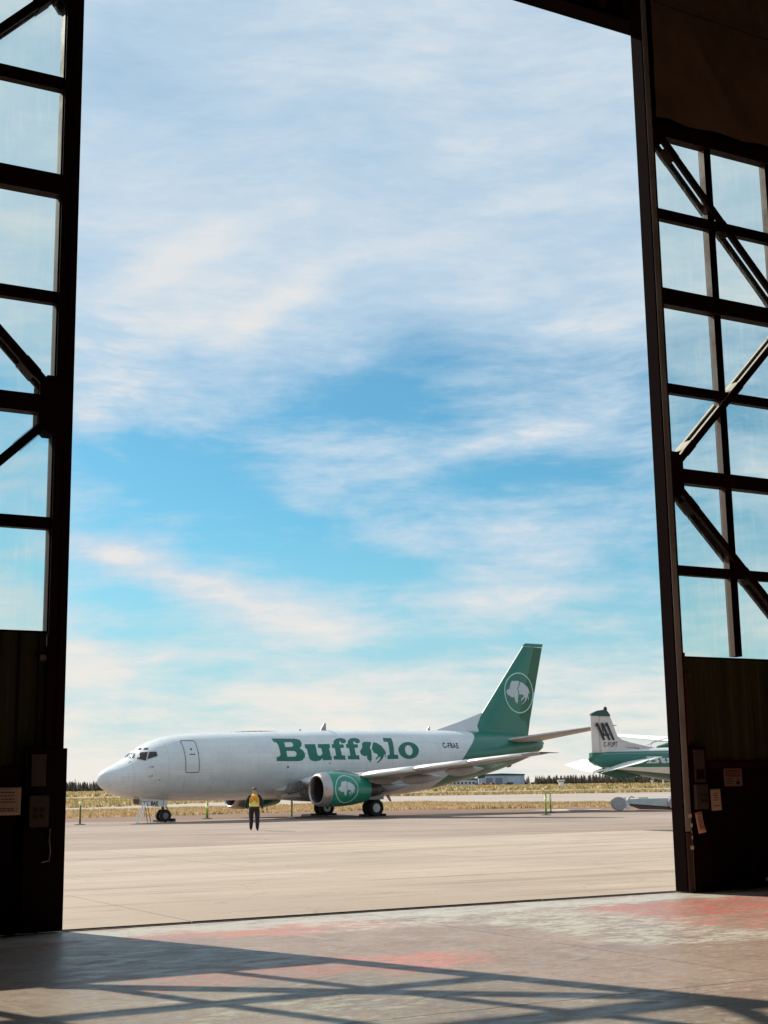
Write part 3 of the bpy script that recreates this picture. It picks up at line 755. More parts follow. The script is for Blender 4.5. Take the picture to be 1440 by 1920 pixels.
# local frame: x aft from the nose, y starboard, z up.  (station, top, bottom, half width)
ST = [(0, 2.36, 2.26, .04), (.06, 2.55, 2.09, .22), (.2, 2.74, 1.93, .44), (.45, 2.90, 1.76, .68), (.9, 3.11, 1.56, .98), (1.35, 3.33, 1.42, 1.20), (1.7, 3.55, 1.34, 1.34), (2.1, 3.87, 1.27, 1.46), (2.6, 4.20, 1.21, 1.57), (3.2, 4.45, 1.17, 1.66),
      (4.1, 4.69, 1.13, 1.76), (5.0, 4.81, 1.11, 1.82), (6, 4.88, 1.10, 1.86), (8, 4.95, 1.09, 1.88), (12, 5.06, 1.09, 1.88), (16.4, 5.16, 1.12, 1.88), (20, 5.20, 1.20, 1.88), (21.7, 5.21, 1.38, 1.86), (23.1, 5.21, 1.58, 1.80), (25.2, 5.20, 1.97, 1.62),
      (27.2, 5.16, 2.36, 1.32), (29.5, 5.06, 2.96, .92), (31.0, 4.94, 3.42, .62), (32.1, 4.78, 3.85, .34), (32.45, 4.66, 4.05, .20)]


def interp(tab, s):
    if s <= tab[0][0]: return tab[0][1:]
    for i in range(len(tab) - 1):
        if s <= tab[i + 1][0]:
            a = tab[i]; b = tab[i + 1]; p = tab[max(i - 1, 0)]; n = tab[min(i + 2, len(tab) - 1)]; h = b[0] - a[0]; t = (s - a[0]) / h; out = []
            for k in range(1, len(a)):
                d = (b[k] - a[k]) / h
                ma = 0 if i == 0 and False else ((a[k] - p[k]) / (a[0] - p[0]) if i else d); mb = (n[k] - b[k]) / (n[0] - b[0]) if i + 2 < len(tab) else d
                ma = 0 if ma * d <= 0 else 2 * ma * d / (ma + d); mb = 0 if mb * d <= 0 else 2 * mb * d / (mb + d)
                if i == 0: ma = d * 1.5
                out.append((2 * t ** 3 - 3 * t ** 2 + 1) * a[k] + (t ** 3 - 2 * t ** 2 + t) * h * ma + (-2 * t ** 3 + 3 * t ** 2) * b[k] + (t ** 3 - t ** 2) * h * mb)
            return tuple(out)
    return tab[-1][1:]


def fus_ring(tab, s, n=56, pw_=2.0):
    zt, zb, wd = interp(tab, s); zm = zb + (zt - zb) * .52; out = []
    for k in range(n):
        a = 2 * pi * k / n; c, q = cos(a), sin(a)
        out.append((s, wd * math.copysign(abs(c) ** (2 / pw_), c), zm + (zt - zm if q > 0 else zm - zb) * math.copysign(abs(q) ** (2 / pw_), q)))
    return out


def loft_body(tab, name, m, parent, stations, n=56):
    b = MB(); b.loft([fus_ring(tab, s, n) for s in stations]); return b.build(name, m, parent, True)


def jet_paint(t, b, oc, c):
    x, y, z = t.xyz(oc)
    fc = t.node('ShaderNodeFloatCurve'); cv_ = fc.mapping.curves[0]
    pts = [(1.0, 21.7), (1.4, 22.1), (2.0, 22.7), (2.56, 23.37), (3.32, 24.1), (4.03, 24.8), (4.5, 25.35), (4.9, 25.75), (5.3, 25.70)]
    while len(cv_.points) < len(pts): cv_.points.new(.5, .5)
    for p, (zz, ss_) in zip(cv_.points, pts): p.location = ((zz - 1) / 4.5, (ss_ - 20) / 8)
    fc.mapping.update(); t.l.new(t.m('MULTIPLY', t.m('SUBTRACT', z, 1.0), 1 / 4.5), fc.inputs['Value'])
    lim = t.m('ADD', t.m('MULTIPLY', fc.outputs[0], 8), 20)
    g = t.ss(t.m('SUBTRACT', x, lim), -.02, .02)
    n = t.noise(t.mapping(oc, (.5, 1, 1)), 1.2, 5, .6); gr = t.noise(t.mapping(oc, (.3, 1, 2.5)), 3, 7, .7)
    wh = t.mix(t.ss(n, .3, .7), (.60, .635, .65), (.67, .695, .70))
    # faint soot and grime streaks on the belly and round the old window line
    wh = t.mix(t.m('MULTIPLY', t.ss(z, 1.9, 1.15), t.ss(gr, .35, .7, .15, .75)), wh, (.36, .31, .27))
    lines_ = t.m('PINGPONG', t.m('ADD', x, .3), .94)
    wh = t.mix(t.m('MULTIPLY', t.ss(lines_, .016, .006), .38), wh, (.25, .26, .28))
    zl = t.m('ABSOLUTE', t.m('SUBTRACT', z, 2.62)); wh = t.mix(t.m('MULTIPLY', t.ss(zl, .014, .005), .25), wh, (.25, .26, .28))
    zl = t.m('ABSOLUTE', t.m('SUBTRACT', z, 3.55)); ww = t.m('PINGPONG', x, .255)
    win = t.m('MULTIPLY', t.m('MULTIPLY', t.ss(t.m('ABSOLUTE', t.m('SUBTRACT', z, 3.15)), .20, .16), t.ss(ww, .09, .12)), t.m('MULTIPLY', t.ss(x, 6.4, 6.6), t.ss(x, 27, 26)))
    wh = t.mix(t.m('MULTIPLY', win, .10), wh, (.45, .47, .50))
    zz = t.m('PINGPONG', z, 5)
    rad = t.ss(t.m('ABSOLUTE', t.m('SUBTRACT', x, 1.28)), .014, .004); wh = t.mix(t.m('MULTIPLY', rad, .3), wh, (.3, .3, .32))
    # scuffed strip along the belly crease
    mk = t.m('MULTIPLY', t.ss(t.noise(t.mapping(oc, (1, 1, 3)), 5.0, 5, .6), .62, .68), t.ss(t.m('ABSOLUTE', t.m('SUBTRACT', z, 2.62)), .16, .04)); mk = t.m('MULTIPLY', mk, t.ss(x, 5.6, 6.2)); wh = t.mix(t.m('MULTIPLY', mk, .45), wh, (.2, .2, .22))
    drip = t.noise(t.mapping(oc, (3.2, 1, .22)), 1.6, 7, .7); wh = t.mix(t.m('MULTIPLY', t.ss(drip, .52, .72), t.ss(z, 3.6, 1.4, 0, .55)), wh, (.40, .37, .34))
    patchy = t.node('ShaderNodeTexBrick'); t.l.new(t.vec(t.m('MULTIPLY', x, .5), t.m('MULTIPLY', z, .8), 0.0), patchy.inputs['Vector']); patchy.inputs['Color1'].default_value = (1, 1, 1, 1); patchy.inputs['Color2'].default_value = (.90, .91, .92, 1); patchy.inputs['Mortar'].default_value = (.80, .80, .80, 1); patchy.inputs['Mortar Size'].default_value = .006; patchy.inputs['Scale'].default_value = 1.0
    wh = t.mix(.75, wh, t.mix(1.0, wh, patchy.outputs[0], 'MULTIPLY'))
    gn = t.mix(t.ss(n, .3, .7), (.004, .130, .090), (.006, .155, .108))
    t.l.new(t.mix(g, wh, gn), b.inputs['Base Color'])
    b.inputs['Coat Weight'].default_value = .35
    
    t.l.new(t.ss(gr, .3, .7, .22, .36), b.inputs['Roughness'])


JETP = mat('white_and_green_jet_paint', (.7, .7, .7), .28, fn=jet_paint)
sts = [0, .03, .06, .1, .15, .2, .28, .36, .45, .6, .75, .9, 1.1, 1.3, 1.5, 1.7, 1.9, 2.1, 2.35, 2.6, 2.9, 3.2, 3.6, 4.1, 4.6, 5.2, 6, 7, 8, 10, 12, 14, 16.4, 18, 19, 20, 20.8, 21.6, 22.4, 23.2, 24.2, 25.2, 26.2, 27.2, 28.3, 29.5, 30.3, 31, 31.6, 32.1, 32.3, 32.45]
fus = loft_body(ST, 'fuselage', JETP, jet, sts, 64)
bvh = BVHTree.FromPolygons([v.co[:] for v in fus.data.vertices], [tuple(p.vertices) for p in fus.data.polygons])


def side(s, z, off=.008, sgn=-1, tree=bvh, y0=8.0):
    hit = tree.ray_cast(Vector((s, sgn * y0, z)), Vector((0, -sgn, 0)))
    if hit[0] is None:
        hit = tree.find_nearest(Vector((s, sgn * .4, z)))
    n = hit[1]; n = n if n.y * sgn > 0 else -n
    return hit[0] + n * off


G_B = [(10.28,4.56),(11.83,4.56),(12.14,4.5),(12.18,4.3),(12.06,4.1),(11.92,3.99),(12.1,3.89),(12.21,3.68),(12.17,3.46),(11.98,3.3),(11.75,3.25),(10.23,3.26),(10.25,3.49),(10.4,3.5),(10.53,3.62),(10.53,4.16),(10.49,4.32),(10.31,4.37)]
G_B1 = [(10.99,4.34),(11.49,4.36),(11.57,4.26),(11.54,4.15),(11.41,4.07),(10.95,4.06)]
G_B2 = [(10.95,3.84),(11.51,3.84),(11.63,3.75),(11.63,3.62),(11.52,3.52),(10.96,3.5)]
G_u = [(12.34,4.23),(13.08,4.24),(13.05,3.71),(13.09,3.6),(13.22,3.55),(13.36,3.6),(13.44,3.71),(13.42,4.01),(13.23,4.01),(13.25,4.24),(14.1,4.25),(14.06,4.01),(13.97,4.0),(13.99,3.55),(14.05,3.53),(14.04,3.31),(13.44,3.3),(13.38,3.41),(13.22,3.29),(12.9,3.24),(12.63,3.28),(12.48,3.39),(12.43,3.62),(12.41,3.97),(12.31,4.01)]
G_f = [(14.23,4.23),(14.37,4.24),(14.49,4.44),(14.75,4.58),(15.1,4.62),(15.35,4.57),(15.38,4.43),(15.26,4.33),(15.1,4.29),(14.96,4.34),(14.97,4.43),(14.85,4.38),(14.81,4.23),(15.09,4.23),(15.05,4.03),(14.78,4.02),(14.79,3.58),(15.02,3.57),(15.04,3.33),(14.19,3.34),(14.21,3.55),(14.38,3.56),(14.38,4.01),(14.21,4.01)]
G_f2 = [(x + 1.02, z + .01) for x, z in G_f]
G_bf = [(16.54,4.35),(16.72,4.4),(17.08,4.39),(17.17,4.36),(17.0,4.12),(16.92,4.02),(17.0,3.88),(16.97,3.65),(16.95,3.38),(16.97,3.3),(16.85,3.26),(16.86,3.13),(16.75,3.26),(16.62,3.38),(16.61,3.58),(16.47,3.52),(16.32,3.57),(16.17,3.66),(16.15,3.83),(16.26,3.93),(16.38,4.05),(16.44,4.25)]
G_br = [(17.31,4.36),(17.55,4.34),(17.84,4.15),(18.0,3.88),(18.06,3.75),(17.99,3.55),(18.04,3.43),(17.96,3.46),(17.93,3.68),(17.83,3.48),(17.73,3.35),(17.35,3.1),(17.31,3.14),(17.59,3.38),(17.59,3.52),(17.45,3.45),(17.28,3.32),(17.22,3.36),(17.43,3.55),(17.37,3.68),(17.17,3.72),(17.11,3.82),(17.06,3.98),(17.19,4.19)]
G_l = [(18.2,4.64),(18.84,4.64),(18.65,3.63),(18.94,3.61),(18.95,3.37),(18.11,3.35),(18.14,3.59),(18.31,3.61),(18.42,4.4),(18.13,4.41)]
G_o = [(20.61,3.88),(20.56,3.75),(20.47,3.62),(20.34,3.51),(20.18,3.43),(19.99,3.38),(19.78,3.36),(19.58,3.38),(19.39,3.43),(19.23,3.52),(19.11,3.62),(19.04,3.75),(19.03,3.88),(19.08,4.01),(19.2,4.14),(19.36,4.25),(19.55,4.33),(19.76,4.38),(19.97,4.4),(20.17,4.39),(20.34,4.33),(20.47,4.25),(20.56,4.14),(20.61,4.02)]
G_oi = [(20.12,3.89),(20.09,3.77),(20.02,3.66),(19.93,3.6),(19.82,3.57),(19.71,3.6),(19.61,3.66),(19.55,3.77),(19.54,3.89),(19.57,4.01),(19.65,4.11),(19.76,4.18),(19.88,4.2),(19.99,4.18),(20.07,4.11),(20.11,4.01)]
T_F = [(29.84,8.55),(30.07,8.56),(30.34,8.58),(30.52,8.53),(30.48,8.39),(30.39,8.17),(30.28,8.05),(30.39,7.92),(30.4,7.65),(30.35,7.4),(30.33,7.27),(30.43,7.26),(30.31,7.21),(30.29,7.05),(30.2,7.07),(30.06,7.27),(30.02,7.49),(29.89,7.45),(29.73,7.47),(29.54,7.58),(29.39,7.61),(29.35,7.72),(29.3,7.87),(29.42,7.96),(29.59,8.03),(29.66,8.27),(29.74,8.45)]
T_R = [(30.6,8.5),(30.8,8.47),(31.12,8.29),(31.32,8.14),(31.44,7.92),(31.47,7.72),(31.39,7.8),(31.33,7.67),(31.38,7.35),(31.31,7.34),(31.26,7.54),(31.17,7.39),(31.11,7.27),(30.76,7.0),(30.7,7.01),(30.98,7.26),(31.05,7.46),(31.02,7.51),(30.88,7.38),(30.71,7.26),(30.61,7.27),(30.72,7.41),(30.92,7.56),(30.8,7.68),(30.56,7.65),(30.46,7.7),(30.46,7.9),(30.35,8.04),(30.42,8.12),(30.52,8.3)]
LETG = mat('green_lettering', (.003, .125, .085), .35)
cell = (.4, .12)
for nm, loops in (('letter', [G_B, G_B1, G_B2]), ('letter', [G_u]), ('letter', [G_f]), ('letter', [G_f2]), ('bison_emblem', [G_bf]), ('bison_emblem', [G_br]), ('letter', [G_l]), ('letter', [G_o, G_oi])):
    poly_decal([loops], lambda x, z: side(x, z, .010), cell, jet, nm, LETG)
# starboard side carries the same name, read the other way round
for dx_, loops in ((0, [G_B, G_B1, G_B2]), (0, [G_u]), (0, [G_f]), (0, [G_f2]), (0, [G_l]), (0, [G_o, G_oi])):
    poly_decal([loops], lambda x, z: side(30.9 - x, z, .010, 1), cell, jet, 'letter', LETG)
text_decal('C-FBAE', .46, lambda x, y: side(22.60 + x, 4.05 - .02 * x + y, .01), jet, 'registration', BLACK, bold=.011, sx=.80, space=1.12)
text_decal('C-FBAE', .50, lambda x, y: side(24.4 - x, 4.0 + y, .01, 1), jet, 'registration', BLACK, bold=.010, sx=.92)
# door outline, handle and round window
dr = poly_decal([ring_poly(rrect(4.40, 5.26, 2.64, 4.44, .12), .045)], lambda x, z: side(x, z, .007), (.3, .12), jet, 'door', LINE)
poly_decal([[ell(4.86, 3.93, .05, .06, 12)]], lambda x, z: side(x, z, .009), (.1, .1), dr, 'porthole', BLACK)
poly_decal([[rrect(4.70, 5.05, 3.62, 3.68, .02)]], lambda x, z: side(x, z, .009), (.1, .1), dr, 'handle', LINE)
poly_decal([ring_poly(rrect(7.2, 9.4, 2.55, 4.55, .15), .012)], lambda x, z: side(x, z, .006, 1), (.3, .12), jet, 'cargo_door', LINE)
for (s0, z0, r_) in ((2.55, 2.98, .035), (2.5, 2.50, .035), (2.95, 2.28, .03), (11.0, 2.92, .06), (2.65, 2.78, .018), (10.8, 1.7, .05), (13.9, 3.12, .04)):
    poly_decal([[ell(s0, z0, r_, r_, 12)]], lambda x, z: side(x, z, .009), (.1, .1), jet, 'port', BLACK)
for z0 in (2.97, 2.49):
    p = side(2.5, z0, .06); MB().tube([side(2.52, z0, 0), p, (p.x - .22, p.y, p.z)], .012, 6).build('pitot_probe', DARKM, jet)
# cockpit windows, laid on the nose from the front left quarter
VD = Vector((.44, .8977, .0222)).normalized(); VR = Vector((.8979, -.4401, 0)); VU = VR.cross(VD).normalized()
REF = Vector((1.7, -1.2, 3.6))


def cock(x, y, off, mir=False):
    o = REF + VR * x + VU * y - VD * 4
    hit = bvh.ray_cast(o, VD)
    if hit[0] is None: hit = bvh.find_nearest(REF + VR * x + VU * y)
    n = hit[1]; n = n if n.dot(VD) < 0 else -n
    p = hit[0] + n * off
    return Vector((p.x, -p.y, p.z)) if mir else p


WIN = [('windscreen', [(-.657,-.12),(-.466,.149),(-.02,.15),(-.11,-.152)]), ('cockpit_window', [(.022,-.171),(.23,.166),(.624,.18),(.525,-.292)]), ('cockpit_window', [(.595,-.214),(.696,.179),(1.072,.193),(1.155,-.006),(1.112,-.059)]),
       ('eyebrow_window', [(.031,.301),(.172,.407),(.305,.405),(.235,.299)]), ('eyebrow_window', [(.353,.297),(.448,.397),(.642,.402),(.622,.305)])]
for mir in (False, True):
    for nm, pl_ in WIN:
        cxx = sum(p[0] for p in pl_) / len(pl_); cyy = sum(p[1] for p in pl_) / len(pl_)
        big = [(cxx + (x - cxx) * 1.10, cyy + (y - cyy) * 1.15) for x, y in pl_]
        f_ = poly_decal([[big, [(x, y) for x, y in pl_]]], lambda x, y: cock(x, y, .011, mir), (.1, .1), jet, 'window_frame', FRAMEW)
        poly_decal([[pl_]], lambda x, y: cock(x, y, .006, mir), (.08, .08), f_, nm, GLASSD)
        if nm == 'windscreen' :
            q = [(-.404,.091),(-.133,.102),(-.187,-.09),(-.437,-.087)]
            poly_decal([[q]], lambda x, y: cock(x, y, .009, mir), (.08, .08), f_, 'windscreen_pane', mat('windscreen_painted_sky', (.50, .56, .60), .08) if not mir else GLASSD)  # near side pale: sky seen through the glass, painted on
        if nm == 'cockpit_window' and pl_[0][0] < .1:
            poly_decal([[ell(.13, -.03, .06, .10, 12)]], lambda x, y: cock(x, y, .009, mir), (.08, .08), f_, 'sun_visor', FRAMEW)


# wings
def foil(xle, xte, z, y, tc=.12, n=10, camber=.01, flat=1.0):
    c = xte - xle; up = []; dn = []
    for k in range(n + 1):
        t = (1 - cos(pi * k / n)) / 2
        yt = 5 * tc * c * (.2969 * sqrt(t) - .126 * t - .3516 * t * t + .2843 * t ** 3 - .1015 * t ** 4)
        cm = camber * c * 4 * t * (1 - t)
        up.append((xle + c * t, y, z + yt + cm)); dn.append((xle + c * t, y, z - yt * flat + cm))
    return up + dn[-2:0:-1]


def zdi(l): return 1.95 + (l - 1.9) * .1128


def wing(sgn, tag_):
    sec = [(1.0, 10.9, 17.75, .13), (1.9, 11.5, 17.7, .13), (3.4, 12.55, 17.62, .125), (4.9, 13.55, 17.6, .12), (7.5, 14.90, 18.27, .115), (11, 16.72, 19.18, .11), (13.9, 18.22, 19.93, .10), (14.35, 18.60, 20.05, .07), (14.44, 18.9, 20.06, .03)]
    b = MB(); b.loft([foil(a, c, zdi(l) + (.02 if l < 14 else .04), sgn * l, tc) for l, a, c, tc in sec])
    wg = b.build('wing', GREYW, jet, auto=35)
    # bright leading edge slats, slightly proud of the skin
    for l0, l1 in ((2.1, 4.35), (5.35, 8.2), (8.25, 11.1), (11.15, 13.95)):
        s_ = MB(); rings = []
        for k in range(4):
            l = l0 + (l1 - l0) * k / 3
            i = max(q for q in range(len(sec)) if sec[q][0] <= l); j = min(i + 1, len(sec) - 1); f = (l - sec[i][0]) / max(1e-6, sec[j][0] - sec[i][0])
            xa = sec[i][1] + (sec[j][1] - sec[i][1]) * f; xb = sec[i][2] + (sec[j][2] - sec[i][2]) * f; tc = sec[i][3] + (sec[j][3] - sec[i][3]) * f
            ff = foil(xa - .02, xb, zdi(l) + .02, sgn * l, tc * 1.10, 16)
            n_ = len(ff); up = ff[:7]; dn = ff[-1:-4:-1]
            rings.append(dn[::-1] + up)
        s_.loft(rings, closed=False, cap=False); so = s_.build('slat', SLAT, jet, True); md = so.modifiers.new('t', 'SOLIDIFY'); md.thickness = .015
    # flap track fairings
    for l, ln, zoff in ((3.35, 3.4, -.50), (6.4, 3.2, -.36), (9.3, 2.9, -.28)):
        te = 17.6 if l < 5 else 17.6 + (l - 4.9) * .255
        b = MB(); ring = []
        for k in range(11):
            t = k / 10; rr_ = .26 * (sin(pi * (t ** .75))) ** .8 + .01 if k < 10 else .01
            x = te - ln * .72 + ln * t; zz = zdi(l) + zoff + .12 * t * t * 1.5 - .02
            ring.append([(x, sgn * l + rr_ * .55 * cos(2 * pi * q / 12), zz + rr_ * sin(2 * pi * q / 12)) for q in range(12)])
        b.loft(ring); b.build('flap_track_fairing', GREYW, jet, True)
    # flap and aileron gaps as real thin lower surfaces
    MB().tube([(19.2, sgn * 14.40, zdi(14.4) + .05), (20.55, sgn * 14.46, zdi(14.4) + .04)], [.05, .012], 8).build('wing_tip_light', DARKM, jet, True)
    for l in (10.2, 11.5, 12.8):
        te = 17.6 + (l - 4.9) * .255; MB().tube([(te, sgn * l, zdi(l)), (te + .28, sgn * l, zdi(l) - .02)], .006, 5).build('static_wick', DARKM, jet)


wing(-1, 'port'); wing(1, 'starboard')
# belly fairing between the wings
b = MB(); rings = []
for k in range(15):
    s_ = 10.3 + 8.9 * k / 14; e = sin(pi * k / 14) ** .45 if 0 < k < 14 else .02
    rings.append([(s_, (1.55 + .52 * e) * (abs(cos(a)) ** .7) * (1 if cos(a) > 0 else -1), 1.62 + (.68 * e + .05) * sin(a)) for a in [2 * pi * q / 28 for q in range(28)]])
b.loft(rings); b.build('belly_fairing', mat('dull_belly_paint', (.40, .37, .35), .4, 0, .25, 1.4), jet, True)


def surf(sections, name, m, n=8):
    """sections: list of (le point, te point, thickness) as vectors; thickness axis = y for fin, z for tailplane"""
    return None


def stab(sgn):
    sec = [(.45, 28.4, 32.0, .10), (.9, 28.8, 32.1, .10), (6.1, 32.05, 33.35, .09), (6.35, 32.35, 33.37, .05)]
    b = MB(); b.loft([foil(a, c, 4.58 + (l - .6) * .139, sgn * l, tc) for l, a, c, tc in sec]); b.build('tailplane', mat('tailplane_grey', (.40, .385, .37), .35, 0, .12, 1.5), jet, auto=35)
    e = MB(); e.bar((28.80, sgn * .9, 4.622), (32.05, sgn * 6.15, 5.352), .022, .03); e.build('tailplane_edge', SLAT, jet)


stab(-1); stab(1)


def vfoil(xle, xte, z, th, n=9):
    c = xte - xle; up = []; dn = []
    for k in range(n + 1):
        t = (1 - cos(pi * k / n)) / 2
        yt = 5 * th * (.2969 * sqrt(t) - .126 * t - .3516 * t * t + .2843 * t ** 3 - .1015 * t ** 4)
        up.append((xle + c * t, yt, z)); dn.append((xle + c * t, -yt, z))
    return up + dn[-2:0:-1]


FIN = [(4.8, 26.0, 29.70, .46), (6.4, 27.32, 30.32, .40), (8.5, 29.06, 31.07, .30), (10.92, 31.06, 31.98, .20)]
b = MB(); b.loft([vfoil(a, c + .0, z, t * 1.0) for z, a, c, t in [(z, a, a + (c - a) * 1.42, t) for z, a, c, t in FIN]]);
for z, a, c, t in (): pass
fin = b.build('fin', GREEN, jet, auto=35)
finb = BVHTree.FromPolygons([v.co[:] for v in fin.data.vertices], [tuple(p.vertices) for p in fin.data.polygons])
# rudder
b = MB(); rings = []
for z, xa, xb, t in ((4.95, 29.75, 31.18, .12), (6.4, 30.5, 31.60, .11), (8.5, 31.25, 32.15, .09), (10.90, 32.06, 32.80, .07)):
    rings.append([(xa, t, z), (xb, .012, z), (xb, -.012, z), (xa, -t, z)])
b.loft(rings); b.build('rudder', mat('weathered_green_rudder', (.025, .115, .060), .4, 0, .15, .8), jet)
b = MB(); b.loft([vfoil(31.06, 32.80, 10.945, .20), vfoil(31.16, 32.90, 11.10, .17), vfoil(31.35, 32.90, 11.17, .05)]); b.build('fin_cap', GREEN, jet, auto=35)
MB().box(31.9, 32.86, -.055, .055, 10.915, 10.94).build('fin_cap_line', SLAT, jet)
b = MB(); b.loft([[(23.45, .03, 5.1), (23.45, .0, 5.24), (23.45, -.03, 5.1)], [(25.4, .13, 5.1), (25.4, 0, 5.80), (25.4, -.13, 5.1)], [(27.25, .20, 5.1), (27.3, 0.03, 6.40), (27.25, -.20, 5.1)]])
b.build('dorsal_fillet', mat('grey_white_fillet', (.62, .65, .68), .35), jet)
MB().bar((26.22, 0, 5.05), (31.05, 0, 10.92), .035, .04).build('fin_leading_edge', FRAMEW, jet)


def fside(x, z, off=.008, sgn=-1):
    h_ = finb.ray_cast(Vector((x, sgn * 3, z)), Vector((0, -sgn, 0)))
    y = h_[0].y if h_[0] is not None else sgn * .10
    ry = .0
    for (z0, xa0, xb0, t0), (z1, xa1, xb1, t1) in zip(((4.95, 29.75, 31.18, .12), (6.4, 30.5, 31.60, .11), (8.5, 31.25, 32.15, .09)), ((6.4, 30.5, 31.60, .11), (8.5, 31.25, 32.15, .09), (10.90, 32.06, 32.80, .07))):
        if z0 <= z <= z1:
            f = (z - z0) / (z1 - z0); xa = xa0 + (xa1 - xa0) * f; xb = xb0 + (xb1 - xb0) * f; t = t0 + (t1 - t0) * f
            if x > xa: ry = t + (.012 - t) * (x - xa) / (xb - xa)
    return Vector((x, sgn * (max(abs(y), ry) + off), z))


for sg_ in (-1, 1):
    poly_decal([[ell(30.48, 7.77, 1.35, 1.37, 48), ell(30.48, 7.77, 1.27, 1.29, 48)]], lambda x, z: fside(x, z, .012, sg_), (.2, .3), jet, 'ring_emblem', MINTMK)
    poly_decal([[T_F]], lambda x, z: fside(x, z, .012, sg_), (.2, .3), jet, 'bison_emblem', PALEMK)
    poly_decal([[T_R]], lambda x, z: fside(x, z, .012, sg_), (.2, .3), jet, 'bison_emblem', PALEMK)


# engines
def engine(sgn):
    cy = sgn * 4.83
    prof = [(10.98, .775, .78, .76), (11.06, .86, .87, .85), (11.25, .93, .95, .91), (11.5, .97, .99, .93), (12.0, 1.0, 1.03, .95), (12.7, .99, 1.01, .93), (13.4, .91, .90, .86), (14.0, .78, .74, .76), (14.33, .68, .60, .68)]

    def ring(s, ry_, rt, rb, zc=1.60 if sgn < 0 else 1.42, n=40):
        out = []
        for k in range(n):
            a = 2 * pi * k / n; c, q = cos(a), sin(a)
            if q < 0: out.append((s, cy + ry_ * math.copysign(abs(c) ** .9, c), zc - rb * abs(q) ** .86))
            else: out.append((s, cy + ry_ * c, zc + rt * q))
        return out
    b = MB(); b.loft([ring(*p) for p in prof[3:]] , cap=False); nac = b.build('engine_cowling', mat('green_cowling_%s' % ('near' if sgn < 0 else 'far'), (.004, .20, .130), .26, 0, .08, 1.0, coat=.4), jet, True)
    lip = MB(); lip.loft([ring(11.30, .70, .70, .70), ring(11.08, .71, .71, .70), ring(11.0, .74, .745, .73)] + [ring(*p) for p in prof[:4]], cap=False); lip.build('intake_lip', METAL, jet, True)
    d = MB(); d.loft([ring(11.29, .70, .70, .70), ring(11.95, .76, .76, .74)], cap=False); d.build('intake_duct', DUCT, jet, True)
    d = MB(); d.loft([ring(11.96, .76, .76, .74), ring(12.0, .02, .02, .02)], cap=False); d.build('fan_back', DUCT, jet)
    f = MB()
    for k in range(24):
        a = 2 * pi * k / 24; u_ = Vector((0, cos(a), sin(a))); t_ = Vector((0, -sin(a), cos(a))); c0 = Vector((0, cy, 1.6))
        f.add([c0 + Vector((11.85, 0, 0)) + u_ * .2, c0 + Vector((11.93, 0, 0)) + u_ * .2 + t_ * .05, c0 + Vector((11.95, 0, 0)) + u_ * .72 + t_ * .17, c0 + Vector((11.80, 0, 0)) + u_ * .72], [(0, 1, 2, 3)])
    f.build('fan', FAN, jet)
    s_ = MB(); s_.tube([(11.55, cy, 1.6), (11.65, cy, 1.6), (11.85, cy, 1.6)], [.02, .12, .21], 20); s_.build('spinner', FAN, jet, True)
    e = MB(); e.tube([(14.1, cy, 1.58), (14.35, cy, 1.58), (15.0, cy, 1.56), (15.35, cy, 1.55)], [.50, .47, .38, .30], 28); e.build('exhaust_nozzle', DARKM, jet, True)
    e = MB(); e.tube([(15.3, cy, 1.55), (15.5, cy, 1.55), (15.9, cy, 1.55)], [.2, .17, .03], 20); e.build('exhaust_cone', DARKM, jet, True)
    py = MB()
    py.loft([[(x, cy + q * wd_, z) for q, z in ((-1, zb), (-1, zt), (1, zt), (1, zb))] for x, wd_, zb, zt in ((12.0, .06, 2.4, 2.66), (12.7, .16, 2.4, 2.72), (13.6, .2, 2.2, 2.46), (14.6, .2, 1.9, 2.35), (15.8, .15, 1.85, 2.25), (16.9, .03, 2.1, 2.25))])
    py.build('pylon', GREYW, jet, auto=40)
    tr_ = BVHTree.FromPolygons([v.co[:] for v in nac.data.vertices], [tuple(p.vertices) for p in nac.data.polygons])

    def ns(x, z, off=.010, sg=sgn):
        h_ = tr_.ray_cast(Vector((x, cy + sg * 4, z)), Vector((0, -sg, 0)))
        if h_[0] is None: h_ = tr_.find_nearest(Vector((x, cy + sg, z)))
        n = h_[1]; n = n if n.y * sg > 0 else -n
        return h_[0] + n * off
    for s2 in (-1, 1):
        g = lambda x, z: ns(x, z, .012, s2)
        poly_decal([[ell(12.42, 1.62, .80, .76, 40), ell(12.42, 1.62, .75, .71, 40)]], g, (.15, .15), nac, 'ring_emblem', MINTMK)
        k_ = .535
        for T_ in (T_F, T_R): poly_decal([[[(12.42 + (x - 30.42) * k_, 1.64 + (z - 7.79) * k_ * .98) for x, z in T_]]], g, (.15, .15), nac, 'bison_emblem', PALEMK)
    MB().bar((11.9, cy + sgn * -.55, 2.45), (12.6, cy + sgn * -.60, 2.60), .22, .03).build('cowling_strake', GREEN, jet)


engine(-1); engine(1)


# landing gear
def wheel_mesh(r, wd, hubr):
    t = MB(); prof = [(-wd / 2, r * .72), (-wd / 2, r * .90), (-wd * .36, r * .985), (0, r), (wd * .36, r * .985), (wd / 2, r * .90), (wd / 2, r * .72), (wd * .38, hubr * 1.02)]
    prof = [(-wd * .38, hubr * 1.02)] + prof
    t.loft([[(rad * cos(2 * pi * k / 28), y, rad * sin(2 * pi * k / 28)) for k in range(28)] for y, rad in prof], cap=False)
    h = MB(); h.loft([[(rad * cos(2 * pi * k / 24), y, rad * sin(2 * pi * k / 24)) for k in range(24)] for y, rad in ((-wd * .40, hubr * .15), (-wd * .44, hubr * .3), (-wd * .34, hubr * .6), (-wd * .38, hubr), (wd * .38, hubr), (wd * .34, hubr * .6), (wd * .44, hubr * .3), (wd * .40, hubr * .15))])
    return t.mesh('tyre'), h.mesh('hub')


